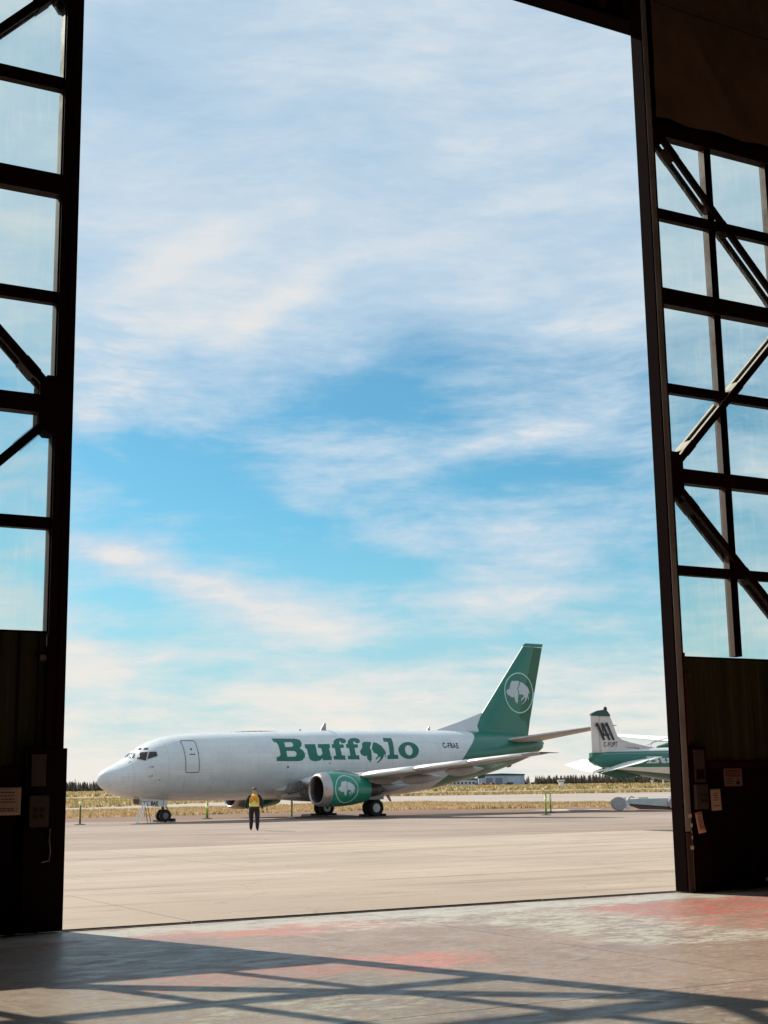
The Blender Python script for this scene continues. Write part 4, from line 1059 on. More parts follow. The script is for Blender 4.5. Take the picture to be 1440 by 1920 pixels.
TY, HB = wheel_mesh(.51, .36, .26); TN, HN = wheel_mesh(.345, .20, .17)
for me_, m_ in ((TY, TYRE), (HB, HUB), (TN, TYRE), (HN, HUBG)):
    me_.materials.append(m_); me_.polygons.foreach_set('use_smooth', [True] * len(me_.polygons)); me_.set_sharp_from_angle(angle=R(40))


def wheel(x, y, r, tm, hm, z=None):
    w_ = link('wheel', tm, jet); w_.location = (x, y, z or r - .012)
    h_ = link('hub', hm, w_); return w_


for sg_ in (-1, 1):
    for y in (2.36, 2.88): wheel(16.45, sg_ * y, .51, TY, HB)
    g = MB(); g.tube([(16.45, sg_ * 2.62, .5), (16.4, sg_ * 2.62, 1.9)], .12, 14); g.tube([(16.45, sg_ * 2.2, .5), (16.45, sg_ * 3.0, .5)], .09, 12); g.tube([(16.45, sg_ * 2.62, .95), (16.9, sg_ * 2.0, 1.7)], .05, 8); g.tube([(16.6, sg_ * 2.62, .55), (16.95, sg_ * 2.62, .95), (16.55, sg_ * 2.62, 1.4)], .04, 8)
    g.build('main_gear_strut', DARKM, jet, True)
    MB().box(15.9, 16.9, sg_ * 3.10 - .02, sg_ * 3.10 + .02, .98, 1.9).build('gear_door', GREYW, jet)
    c = MB().box(15.72, 15.86, sg_ * 2.62 - .4, sg_ * 2.62 + .4, 0.002, .15); c.box(17.0, 17.14, sg_ * 2.62 - .4, sg_ * 2.62 + .4, 0.002, .15)
    c = c.build('wheel_chocks', RUBBER, None); c.location = jet.location; c.rotation_euler = jet.rotation_euler
    tag(c, 'black chocks wedged at the %s main wheels of the jet' % ('near' if sg_ < 0 else 'far'), 'wheel chock', 'black chocks under the jet wheels')
wheel(4.0, -.22, .345, TN, HN); wheel(4.0, .22, .345, TN, HN)
g = MB(); g.tube([(4.0, 0, .34), (3.9, 0, 1.3)], .075, 12); g.tube([(4.0, -.28, .34), (4.0, .28, .34)], .05, 10); g.tube([(3.95, 0, .8), (3.2, 0, 1.2)], .035, 8); g.tube([(4.05, 0, .45), (4.3, 0, .68), (4.0, 0, .92)], .03, 8)
g.build('nose_gear_strut', DARKM, jet, True)
for sg_ in (-1, 1):
    d_ = MB(); d_.prism([(2.42, 1.30), (2.45, .97), (3.72, .82), (3.98, .80), (4.02, 1.17), (3.80, 1.2)], sg_ * .47 - .015, sg_ * .47 + .015)
    nd_ = d_.build('nose_gear_door', WHITE, jet)
    MB().bar((3.72, sg_ * .49, .83), (3.76, sg_ * .49, 1.2), .02, .012).build('door_joint', LINE, nd_)
    if sg_ < 0: text_decal('BAE', .30, lambda x, y: Vector((2.98 + x, -.49, .93 - .06 * x + y)), nd_, 'lettering', BLACK, bold=.014, sx=.80, space=1.1)
MB().prism([(2.0, 1.27), (2.02, 1.0), (2.36, .98), (2.38, 1.25)], -.30, -.27).build('forward_gear_door', mat('brown_tinted_metal', (.16, .10, .07), .4, .3), jet)
c = MB().box(4.38, 4.55, -.42, .42, .002, .17); c.box(3.5, 3.6, -.3, .3, .002, .10)
c = c.build('wheel_chocks', RUBBER, None); c.location = jet.location; c.rotation_euler = jet.rotation_euler
tag(c, 'black chocks wedged at the nose wheels of the jet', 'wheel chock', 'black chocks under the jet wheels')
# opened leading edge panel with dark pipes between the fuselage and the near engine
k_ = MB(); k_.prism([(10.75, 1.50), (11.0, 1.98), (11.55, 2.15), (11.7, 1.6)], -2.50, -1.9); k_.build('krueger_bay', mat('grey_brown_bay', (.16, .14, .13), .6, 0, .4, 6), jet)
k_ = MB()
for q_ in (0, 3, 5): k_.tube([(10.70 + .12 * q_, -2.52, 1.45 + .08 * (q_ % 4)), (10.80 + .13 * q_, -2.60, 1.65), (10.92 + .10 * q_, -2.50, 1.88 + .04 * q_)], .022, 6)
k_.tube([(10.6, -2.55, 1.42), (11.1, -2.62, 1.50), (11.6, -2.55, 1.72)], .04, 8); k_.build('pipes', DARKM, jet)
MB().prism([(10.2, 1.22), (10.35, 1.38), (11.3, 1.50), (11.5, 1.22)], -2.5, -2.4).build('open_panel', GREYW, jet)
# antennas, drain mast, tail skid
for nm, pr in (('antenna', [(14.45, 5.08), (14.75, 5.56), (14.88, 5.56), (14.90, 5.08)]), ('antenna', [(22.6, 5.18), (22.78, 5.44), (22.88, 5.44), (22.88, 5.18)]), ('drain_mast', [(19.2, 1.35), (19.62, .80), (19.75, .80), (19.5, 1.35)]), ('antenna', [(13.0, 5.0), (13.0, 5.19), (13.08, 5.19), (13.08, 5.0)]),
               ('tail_skid', [(27.0, 2.5), (26.7, 2.12), (27.3, 2.16), (27.6, 2.6)]), ('antenna', [(29.4, 3.1), (29.3, 2.82), (29.6, 2.86), (29.8, 3.1)])):
    MB().prism(pr, -.025, .025).build(nm, GREEND if pr[0][0] > 26 else GREYW, jet)
b = MB()
for k in range(9):
    t = k / 8; b.box(8.2 + 3 * t, 8.2 + 3 * t + .30, -.10, .10, interp(ST, 8.2 + 3 * t)[0] - .01, interp(ST, 8.2 + 3 * t)[0] + .045 * sin(pi * (t * .9 + .05)))
b.build('antenna_fairing', GREYW, jet)
b = MB().tube([(31.9, 0, 4.55), (32.6, 0, 4.42)], [.15, .09], 12); b.build('apu_outlet', DARKM, jet, True)

# ------------------------------------------------------------------ twin propeller aeroplane with the number 141
KB = R(30)
ka = thing('propeller_airplane', 'white and green high wing propeller plane numbered 141 beside the right door', 'airplane', (8.079, 55.0, 0), KB)
# local: x forward, y port (away), z up
KS = [(-.42, 2.72, 2.66, .03), (-.30, 2.80, 2.56, .07), (0, 2.90, 2.42, .15), (.45, 2.97, 2.30, .23), (1.0, 3.02, 2.20, .33), (1.6, 3.06, 2.10, .44), (2.3, 3.09, 2.00, .56), (3.1, 3.11, 1.88, .66), (4.2, 3.14, 1.72, .74), (5.4, 3.18, 1.58, .78), (7.0, 3.22, 1.50, .80), (8.6, 3.22, 1.48, .78), (9.6, 3.05, 1.50, .72), (10.4, 2.65, 1.55, .60), (11.4, 2.35, 1.66, .40), (12.3, 2.12, 1.80, .15), (12.45, 2.02, 1.92, .04)]


def ka_paint(t, b, oc, c):
    x, y, z = t.xyz(oc)
    n = t.noise(oc, 1.5, 5, .6)
    wh = t.mix(t.ss(n, .3, .7), (.60, .58, .57), (.66, .65, .64)); gn = (.010, .135, .095)
    top = t.m('ADD', 2.955, t.m('MULTIPLY', x, .012))
    g = t.m('MULTIPLY', t.ss(t.m('SUBTRACT', top, z), -.008, .008), t.ss(t.m('SUBTRACT', z, t.m('SUBTRACT', 2.37, t.m('MULTIPLY', x, .006))), -.008, .008))
    st = t.ss(t.m('ABSOLUTE', t.m('SUBTRACT', z, t.m('SUBTRACT', top, .085))), .012, .006)
    lowg = t.ss(t.m('SUBTRACT', t.m('ADD', 2.36, t.m('MULTIPLY', x, -.085)), z), -.01, .01)
    k = t.mix(g, wh, gn); k = t.mix(t.m('MULTIPLY', st, .35), k, (.5, .55, .55)); k = t.mix(lowg, k, (.012, .075, .045))
    t.l.new(k, b.inputs['Base Color']); b.inputs['Coat Weight'].default_value = .3


KAP = mat('white_green_plane_paint', (.6, .6, .6), .35, fn=ka_paint)
kst = [-.42, -.36, -.30, -.15, 0, .2, .45, .7, 1.0, 1.3, 1.6, 2.0, 2.5, 3.1, 3.6, 4.2, 4.8, 5.4, 6.2, 7.0, 7.8, 8.6, 9.1, 9.6, 10, 10.4, 10.9, 11.4, 11.9, 12.3, 12.45]
kf = loft_body(KS, 'fuselage', KAP, ka, kst, 40)
kb = BVHTree.FromPolygons([v.co[:] for v in kf.data.vertices], [tuple(p.vertices) for p in kf.data.polygons])
KGREY = mat('pale_grey_fin_paint', (.56, .53, .53), .4, 0, .06, 1.0)
prof = [(.18, 2.75), (.15, 3.3), (.16, 3.9), (.165, 4.33), (.68, 4.36), (.80, 4.10), (.87, 3.90), (.94, 3.70), (1.03, 3.54), (1.22, 3.42), (1.6, 3.33), (2.2, 3.22), (2.9, 3.11), (3.2, 3.04), (2.6, 2.9), (1.4, 2.75)]
b = MB(); n_ = len(prof)


def kth(x, z): return .075 * max(.25, min(1, (4.6 - z) / 1.4)) * (.55 if x > 1.3 else 1)


vs = [(x, kth(x, z), z) for x, z in prof] + [(x, -kth(x, z), z) for x, z in prof]
ci = [(x * .8 + .1, z) for x, z in prof]
b.add(vs, [tuple(range(n_)), tuple(range(2 * n_ - 1, n_ - 1, -1))] + [(i, i + n_, (i + 1) % n_ + n_, (i + 1) % n_) for i in range(n_)])
b.build('fin', KGREY, ka)
b = MB(); b.loft([[(-.24, .012, z), (.155, .07 * max(.4, (4.8 - z) / 1.8), z), (.155, -.07 * max(.4, (4.8 - z) / 1.8), z), (-.24, -.012, z)] for z in (2.93, 3.6, 4.32)]); b.build('rudder', KGREY, ka)
b = MB(); b.prism([(-.30, 2.925), (-.34, 2.60), (-.05, 2.43), (.30, 2.62), (.50, 2.75), (.50, 2.925)], -.10, .10); b.build('rudder_base', mat('green_rudder_base', (.010, .12, .085), .4), ka)
b = MB(); b.prism([(-.24, 4.33), (-.22, 4.42), (.10, 4.54), (.42, 4.58), (.56, 4.53), (.70, 4.365), (.68, 4.33)], -.055, .055); b.build('fin_cap', mat('dark_green_fin_cap', (.010, .055, .042), .4), ka)
MB().tube([(.50, 0, 4.55), (.50, 0, 4.66), (.50, 0, 4.70)], [.07, .065, .02], 10).build('beacon', INK, ka)
MB().bar((.10, -.082, 2.95), (.13, -.07, 4.33), .012, .006).build('hinge_line', LINE, ka)
ky = lambda x, z: -(.088 if x > -.05 else .05)
def fpx(X, Y): return (-.09 + (1020 + X / 5.76 - 1115) * .0251, 4.03 - (1300 + Y / 5.76 - 1357) * .0203)


for nm_, bars in (('digit', [(565, 318, 640, 505, 26), (550, 352, 578, 334, 28)]), ('digit', [(624, 318, 700, 505, 25), (616, 322, 638, 455, 13), (632, 452, 700, 446, 17)]), ('digit', [(672, 315, 747, 505, 25), (656, 348, 684, 330, 27)])):
    dg_ = MB()
    for n2_, (x0, y0, x1, y1, wd_) in enumerate(bars):
        d_ = Vector((x1 - x0, y1 - y0)).normalized(); nn = Vector((-d_.y, d_.x)) * wd_ / 2
        if abs(y1 - y0) > 100: nn = Vector((wd_ / 2, 0))
        q = [fpx(x0 + nn.x, y0 + nn.y), fpx(x1 + nn.x, y1 + nn.y), fpx(x1 - nn.x, y1 - nn.y), fpx(x0 - nn.x, y0 - nn.y)]
        dg_.add([(x, -.095 - .002 * n2_, z) for x, z in q], [(0, 1, 2, 3)])
    dg_.build(nm_, BLACK, ka)
text_decal('C-FUPT', .255, lambda x, y: Vector((.28 + x, -.094, 3.155 + y)), ka, 'registration', BLACK, bold=.003, sx=.66, space=1.28)
sq = MB(); rs_ = random.Random(2); xx = 1.22
while xx < 2.1:
    l_ = rs_.uniform(.03, .07); z0 = 3.135 - .06 * (xx - 1.2) - rs_.uniform(0, .02); sq.add([(xx, -.05, z0), (xx + l_, -.05, z0 + .01), (xx + l_, -.05, z0 + .018), (xx, -.05, z0 + .03 + rs_.uniform(0, .03))], [(0, 1, 2, 3)]); xx += l_ + rs_.choice((.008, .008, .03))
for i_, q_ in enumerate(sq.v): sq.v[i_] = (q_[0], -.055, q_[2])
sq.build('script_line', LINE, ka)


def kside(x, z, off=.008):
    h_ = kb.ray_cast(Vector((x, -4, z)), Vector((0, 1, 0)))
    if h_[0] is None: h_ = kb.find_nearest(Vector((x, -.4, z)))
    n = h_[1]; n = n if n.y < 0 else -n
    return h_[0] + n * off


KK = .30
for i_, loops in enumerate(([G_B, G_B1, G_B2], [G_u], [G_f], [G_f2], [G_l], [G_o, G_oi])):
    poly_decal([[[(2.0 + (x - 10.23) * KK, 2.50 + (z - 3.25) * .20) for x, z in lp] for lp in loops]], kside, (.15, .08), ka, 'letter', PALEMK)
for T_ in (G_bf, G_br): poly_decal([[[(2.0 + (x - 10.23) * KK, 2.50 + (z - 3.25) * .20) for x, z in T_]]], kside, (.15, .08), ka, 'bison_emblem', PALEMK)
# tailplane with drooping elevators
KWH = mat('white_with_added_sunlight', (.80, .79, .76), .4)  # whiter than the fuselage paint, sunlight put into the colour
for sg_ in (-1, .80):
    f = MB(); f.loft([foil(-1.55, -.50, 2.50, sg_ * .12, .09), foil(-1.0, -.38, 2.50 + .25, sg_ * 2.62, .08)])
    f.v = [(-x, y, z - (1.2 + x) * .20) for x, y, z in f.v]
    f.build('tailplane', KWH, ka, auto=35)
    e = MB(); e.add([(.52, sg_ * .2, 2.385), (.40, sg_ * 2.6, 2.62), (.0, sg_ * 2.62, 2.50), (-.12, sg_ * 1.2, 2.28), (-.05, sg_ * .25, 2.16), (.52, sg_ * .2, 2.355), (.40, sg_ * 2.6, 2.60), (.0, sg_ * 2.62, 2.49), (-.12, sg_ * 1.2, 2.27), (-.05, sg_ * .25, 2.15)],
                    [(0, 1, 2, 3, 4), (9, 8, 7, 6, 5), (0, 5, 6, 1), (1, 6, 7, 2), (2, 7, 8, 3), (3, 8, 9, 4), (4, 9, 5, 0)])
    e.build('elevator', KWH, ka)
b = MB(); b.prism([(-.18, 2.22), (.55, 2.42), (3.3, 2.12), (2.4, 2.05), (.9, 1.93)], -.05, .05); b.build('ventral_fin', mat('dark_green_ventral', (.010, .070, .042), .5), ka)
MB().bar((-.30, -.08, 2.17), (.62, -.10, 2.36), .05, .03).build('trim_strip', KWH, ka)
# high wing, engines, propellers, gear (mostly behind the door leaf)
for sg_ in (-1, 1):
    f = MB(); rings = []
    for l, xa, xb, zz in ((0, 7.5, 5.5, 3.28), (2.2, 7.45, 5.45, 3.45), (6.9, 6.95, 5.85, 3.86), (7.1, 6.7, 6.0, 3.90)):
        fo = foil(-xa, -xb, zz, sg_ * l, .13); rings.append([(-x, y, z) for x, y, z in fo])
    f.loft(rings); f.build('wing', KWH, ka, auto=35)
    n = MB(); n.tube([(8.9, sg_ * 2.2, 3.02), (8.6, sg_ * 2.2, 3.02), (7.4, sg_ * 2.2, 3.05), (5.6, sg_ * 2.2, 3.12), (4.9, sg_ * 2.2, 3.2)], [.18, .33, .40, .30, .05], 16); n.build('engine_nacelle', GREEND, ka, True)
    p = MB(); p.tube([(9.25, sg_ * 2.2, 3.02), (9.1, sg_ * 2.2, 3.02), (8.9, sg_ * 2.2, 3.02)], [.03, .12, .17], 12)
    for k in range(3):
        a = 2 * pi * k / 3 + .5; u_ = Vector((0, cos(a), sin(a))); t_ = Vector((.35, -sin(a), cos(a))).normalized(); c0 = Vector((9.0, sg_ * 2.2, 3.02))
        p.add([c0 + u_ * .1 - t_ * .05, c0 + u_ * .1 + t_ * .05, c0 + u_ * .8 + t_ * .09, c0 + u_ * 1.25 + t_ * .05, c0 + u_ * 1.25 - t_ * .04, c0 + u_ * .8 - t_ * .08], [(0, 1, 2, 3, 4, 5)])
    po = p.build('propeller', DARKM, ka); md = po.modifiers.new('t', 'SOLIDIFY'); md.thickness = .02
    g = MB(); g.tube([(6.3, sg_ * 2.0, .35), (6.3, sg_ * 2.1, 2.9)], .06, 10); g.build('gear_strut', DARKM, ka)
    w_ = link('wheel', TN, ka); w_.location = (6.3, sg_ * 1.85, .335); link('hub', HN, w_)
g = MB(); g.tube([(10.6, 0, .35), (10.6, 0, 1.6)], .05, 10); g.build('nose_gear_strut', DARKM, ka)
w_ = link('wheel', TN, ka); w_.location = (10.6, 0.12, .335); link('hub', HN, w_)
poly_decal([[rrect(9.1, 9.7, 2.5, 2.9, .08)], [rrect(8.1, 8.7, 2.35, 2.75, .1)], [rrect(7.2, 7.8, 2.35, 2.75, .1)]], lambda x, z: kside(x, z, .01), (.2, .1), ka, 'windows', GLASSD)
an = MB(); an.tube([(2.95, .3, 3.10), (3.0, .3, 3.32), (3.15, .3, 3.38), (4.6, .3, 3.36)], .016, 6); an.tube([(2.75, .3, 3.22), (3.6, .3, 3.46), (4.4, .3, 3.62)], .014, 6)
an.build('wire_antenna', GREYW, ka)

# ------------------------------------------------------------------ step ladder under the nose
ld = thing('step_ladder', 'white aluminium step ladder standing under the nose of the jet', 'ladder', jet.location, A)
for y in (-1.78, -2.18):
    MB().bar((1.50 if y > -2 else 1.42, y, 0), (1.90, y + (.06 if y < -2 else -.06), 1.13), .095, .035, (0, 1, 0)).build('side_rail', ALU, ld)
    MB().bar((2.15, y, 0), (1.93, y + (.06 if y < -2 else -.06), 1.10), .03, .025, (0, 1, 0)).build('rear_leg', ALUD, ld)
for k in range(4): z = .22 + k * .24; x = 1.46 + .40 * z / 1.13; MB().box(x - .05, x + .07, -2.15, -1.81, z - .02, z + .012).build('step', ALU, ld)
MB().box(1.80, 2.06, -2.18, -1.78, 1.13, 1.16).build('top_cap', ALUD, ld)
MB().bar((1.62, -2.16, .45), (2.07, -2.16, .45), .015, .012).build('spreader', ALUD, ld)


# ------------------------------------------------------------------ green marker posts
def post(x, y, h, label, fat, capm):
    r = thing('marker_post', label, 'marker post', (x, y, -.008), rg.uniform(0, 3), 'green marker posts along the apron edge')
    MB().tube([(0, 0, .04), (0, 0, h * .92)], .045 * fat, 12).build('pole', POSTD if capm else POSTG, r, True)
    MB().tube([(0, 0, 0), (0, 0, .02), (0, 0, .05)], [.30, .30, .10], 20).build('base', RUBBER, r)
    if capm: MB().tube([(0, 0, h * .82), (0, 0, h * .84), (0, 0, h * .96), (0, 0, h)], [.06, .085, .085, .03], 12).build('reflector', POSTY, r, True)
    else: MB().tube([(0, 0, h * .60), (0, 0, h * .62), (0, 0, h * .78), (0, 0, h * .80)], [.05 * fat, .065 * fat, .065 * fat, .05 * fat], 12).build('reflective_band', POSTY, r, True)
    MB().tube([(0, 0, h * .93), (0, 0, h)], [.045 * fat, .03 * fat], 12).build('top_cap', POSTG, r, True)


post(-16.43, 76.4, 1.22, 'olive marker post with cream top, alone by the left door edge', 1.1, True)
post(-10.93, 86.4, .96, 'stout lime marker post seen between the nose wheel and the far engine', 1.7, False)
post(-5.78, 85.6, 1.20, 'thin lime marker post seen just left of the near green engine', 1.0, False)
post(-8.79, 103.6, .95, 'short distant lime marker post seen just right of the walking person', 1.0, False)
post(8.97, 81.8, 1.20, 'taller dark lime post, left one of the pair below the jet tail', 1.3, False)
post(9.97, 88.2, 1.22, 'thin lime post, right one of the pair below the jet tail', .9, False)

# ------------------------------------------------------------------ low pale cart by the right door
ct = thing('equipment_trailer', 'low pale blue grey trailer with round grey wheels on the gravel behind the white plane', 'trailer', (15.5, 92.0, -.02), R(-4))
b = MB(); b.prism([(-.2, .42), (-.2, .72), (3.4, .76), (3.4, .12), (2.6, .18)], -.6, .6); bevel(b.build('bed', CARTM, ct), .02)
b = MB(); b.prism([(0, .40), (3.4, .10), (3.4, .0), (.6, .06), (0, .30)], -.55, .55); b.build('bed_shadow', CARTB, ct)  # brown wedge standing for the trailer's shadow on the gravel
CW = MB(); CW.loft([[(rad * cos(2 * pi * k / 24), y, rad * sin(2 * pi * k / 24)) for k in range(24)] for y, rad in ((-.09, .10), (-.09, .40), (-.05, .43), (.05, .43), (.09, .40), (.09, .10))]); cwm = CW.mesh('wheel'); cwm.materials.append(mat('grey_disc_wheel', (.40, .375, .375), .8))
for x in (-.75, 2.75):
    for y in (-.72, .72):
        o = link('wheel', cwm, ct); o.location = (x, y, .43); q_ = MB().tube([(0, -.10, 0), (0, .10, 0)], .06, 12).build('hub', CARTM, o)
b = MB(); b.tube([(-.75, -.72, .43), (-.75, .72, .43)], .04, 8); b.tube([(2.75, -.72, .43), (2.75, .72, .43)], .04, 8); b.build('axle', DARKM, ct)
b = MB(); b.bar((-.2, -.2, .55), (-.60, -.66, .75), .12, .10); b.bar((-.45, -.64, .80), (-.20, -.66, .14), .22, .10); b.box(-.32, -.10, -.72, -.56, .06, .26); b.build('drawbar', KWH, ct)
b = MB(); b.tube([(-.1, -.4, .74), (.05, -.4, .86), (.25, -.4, .80)], .03, 8); b.box(.5, 1.1, -.45, -.35, .74, .79); b.build('hose', INK, ct)


# ------------------------------------------------------------------ walking person
def person():
    r = thing('person', 'person in yellow vest with orange cross and dark clothes walking towards the jet', 'person', (-5.77, 61.6, -.008), R(3))
    V = []; Rr = []; E_ = []

    def ch(pts, start=None):
        prev = start
        for p, rad in pts:
            V.append(p); Rr.append(rad if isinstance(rad, tuple) else (rad, rad)); i = len(V) - 1
            if prev is not None: E_.append((prev, i))
            prev = i
        return prev
    top = ch([((0, 0, .98), (.165, .125)), ((0, 0, 1.12), (.155, .11)), ((0, .01, 1.28), (.175, .12)), ((0, .01, 1.42), (.165, .105)), ((0, .01, 1.51), (.085, .075)), ((0, .015, 1.575), (.058, .058)), ((0, .03, 1.65), (.078, .09)), ((0, .03, 1.73), (.082, .098)), ((0, .025, 1.80), (.055, .065))])
    for s in (-1, 1):
        hf = .06 if s < 0 else -.02
        e = ch([((s * .175, .01, 1.45), .070), ((s * .25, -.03, 1.30), .066), ((s * .305, -.05, 1.14), .060), ((s * .305, .03, 1.0), .048), ((s * .298, .06 + .02 * s, .91), .032), ((s * .292, .085 * s, .865), (.022, .036))], 3)
        for k in range(4):
            yy = (-.030 + .020 * k); ln = (.070, .078, .074, .060)[k]
            ch([((s * .290, .085 * s + yy, .835), .0105), ((s * .286, .095 * s + yy, .835 - ln * .55), .0095), ((s * .272, .105 * s + yy, .835 - ln), .008)], e)
        ch([((s * .275, .045 + .08 * s, .855), .012), ((s * .262, .065 + .08 * s, .82), .010)], e)
    # legs: left heel lifted mid stride, right planted
    ch([((-.10, 0, .88), .115), ((-.12, .05, .66), .105), ((-.118, .10, .47), .088), ((-.12, .02, .26), .078), ((-.125, -.03, .13), .066), ((-.125, .06, .055), (.045, .035)), ((-.13, .13, .045), (.042, .028))], 0)
    ch([((.10, 0, .88), .115), ((.115, -.01, .66), .105), ((.118, -.03, .47), .09), ((.12, -.09, .26), .08), ((.12, -.14, .12), .068), ((.125, -.07, .045), (.047, .038)), ((.135, .01, .035), (.044, .03))], 0)
    me = bpy.data.meshes.new('body'); me.from_pydata(V, E_, []); o = bpy.data.objects.new('body', me); COL.objects.link(o)
    md = o.modifiers.new('skin', 'SKIN'); md.use_smooth_shade = True
    for i, sv in enumerate(me.skin_vertices[0].data): sv.radius = Rr[i]; sv.use_root = (i == 0)
    sb = o.modifiers.new('sub', 'SUBSURF'); sb.levels = 2; sb.render_levels = 2
    dg = bpy.context.evaluated_depsgraph_get(); m2 = bpy.data.meshes.new_from_object(o.evaluated_get(dg)); bpy.data.objects.remove(o)
    for m_ in (CLOTH, SKIN, RUBBER): m2.materials.append(m_)
    for p in m2.polygons:
        c = p.center
        p.material_index = 1 if (c.z > 1.525 and abs(c.x) < .13) or (abs(c.x) > .22 and c.z < .93) else (2 if c.z < .10 else 0); p.use_smooth = True
    zb = min(v.co.z for v in m2.vertices)
    for v in m2.vertices: v.co.z -= zb
    body = link('body', m2, r)

    def torso(levels, name, m, grow=0.0, a0=0, a1=2 * pi, n=28, parent=r, closed=True):
        b = MB(); rings = []
        for z, rx, ry, cy in levels:
            rings.append([((rx + grow) * math.copysign(abs(cos(a)) ** .85, cos(a)), cy + (ry + grow) * math.copysign(abs(sin(a)) ** .9, sin(a)), z - zb) for a in [a0 + (a1 - a0) * k / n for k in range(n if closed else n + 1)]])
        b.loft(rings, cap=False, closed=closed); ob = b.build(name, m, parent, True); s_ = ob.modifiers.new('t', 'SOLIDIFY'); s_.thickness = .008; return ob
    # jacket skirt, trousers seat
    torso([(.86, .185, .15, 0), (.95, .188, .15, 0), (1.05, .180, .14, 0)], 'jacket_hem', CLOTH)
    vst = torso([(1.00, .188, .150, 0), (1.10, .184, .142, 0), (1.22, .188, .142, 0), (1.34, .192, .142, .01), (1.43, .178, .128, .01), (1.49, .135, .105, .01), (1.525, .085, .085, .015)], 'safety_vest', VEST, .004)
    torso([(1.045, .19, .152, 0), (1.085, .188, .148, 0)], 'lower_tape', VESTG, .010, parent=vst)
    torso([(1.125, .187, .146, 0), (1.15, .187, .146, 0)], 'waist_tape', VESTG, .010, parent=vst)
    b = MB()
    for s in (-1, 1):
        pts = [(-s * .085, 1.455), (0, 1.34), (s * .10, 1.19)]
        for (xa, za), (xb, zb_) in zip(pts[:-1], pts[1:]):
            w_ = .026; fy = lambda x: -(.158 - .35 * x * x) + .008
            b.add([(xa - w_, fy(xa), za - zb), (xa + w_, fy(xa), za - zb), (xb + w_, fy(xb), zb_ - zb), (xb - w_, fy(xb), zb_ - zb)], [(0, 1, 2, 3)])
    for x in (-.12, .12): b.add([(x - .022, -.150, 1.17 - zb), (x + .022, -.150, 1.17 - zb), (x + .022, -.140, 1.44 - zb), (x - .022, -.140, 1.44 - zb)], [(0, 1, 2, 3)])
    cr = b.build('orange_cross', VESTO, vst); md = cr.modifiers.new('t', 'SOLIDIFY'); md.thickness = .012; md.offset = 0
    # cap
    b = MB(); rings = []
    for k in range(7):
        a = pi / 2 * k / 6; rings.append([(.098 * cos(a) * cos(t), .03 + .115 * cos(a) * sin(t), 1.715 + .115 * sin(a) - zb) for t in [2 * pi * q / 20 for q in range(20)]])
    b.loft(rings); cp = b.build('cap', CAPM, r, True)
    MB().prism([(x, z) for x, z in ((-.07, 1.716 - zb), (.07, 1.716 - zb), (.07, 1.728 - zb), (-.07, 1.728 - zb))], .12, .21).build('cap_brim', CAPM, cp)
    gl = MB(); gl.loft([[(.325 + a * .02, .10 + .03 * cos(t), .80 + b_ + .035 * sin(t)) for t in [2 * pi * q / 10 for q in range(10)]] for a, b_ in ((0, .06), (.5, .02), (2.0, -.02), (4, -.045))])
    g_ = gl.build('work_gloves', INK, None, True); g_.location = r.location; g_.rotation_euler = r.rotation_euler
    tag(g_, 'dark work gloves held in the right hand of the walking person', 'gloves')


person()
bpy.data.objects['person'].scale = (1.13, 1.1, 1.0)

# ------------------------------------------------------------------ far buildings
hgr = thing('far_hangar', 'pale blue metal hangar with dark roof trim beyond the airfield', 'hangar', (57.0, 900, -.17), R(2))
MB().box(0, 29.0, 0, 24, 0, 6.4).build('wall', BLDG, hgr)
MB().prism([(-.4, 6.4), (-.4, 7.1), (14.5, 7.7), (29.4, 7.1), (29.4, 6.4)], -.5, 24.4).build('roof', TEAL, hgr)
for x0, x1, z1, m_ in ((4.6, 8.8, 5.0, BLDGD), (10.6, 15.0, 5.0, BLDGD), (18.4, 26.4, 5.3, BLDGL)):
    d_ = MB().box(x0, x1, -.12, -.01, 0, z1).build('door', m_, hgr)
    for k in range(1, 6): MB().box(x0, x1, -.16, -.12, z1 * k / 6 - .04, z1 * k / 6 + .04).build('panel_joint', BLDG, d_)
    MB().box(x0 - .2, x1 + .2, -.2, -.005, z1, z1 + .25).build('lintel', BLDGL, d_)
for k in range(15): MB().box(.2 + k * 2.0, .28 + k * 2.0, -.06, 0, 0, 6.38).build('cladding_rib', BLDGL, hgr)
anx = thing('office_building', 'low white office annex with a row of windows left of the far hangar', 'building', (38.0, 905, -.17), R(2))
MB().box(0, 18.5, 0, 12, 0, 3.9).build('wall', mat('white_office_wall', (.58, .60, .64), .7), anx)
MB().prism([(-.3, 3.9), (-.3, 4.4), (13.5, 4.4), (18.4, 4.9), (18.9, 3.9)], -.4, 12.3).build('roof', TEAL, anx)
for k in range(7):
    x = 1.0 + k * 2.4; f_ = MB().box(x, x + 1.3, -.06, -.005, 1.4, 2.7).build('window', BLDGD, anx); MB().box(x + .1, x + 1.2, -.09, -.061, 1.5, 2.6).build('pane', GLASSD, f_)
MB().box(17.0, 18.1, -.08, -.005, 0, 2.3).build('door', BLDGD, anx)


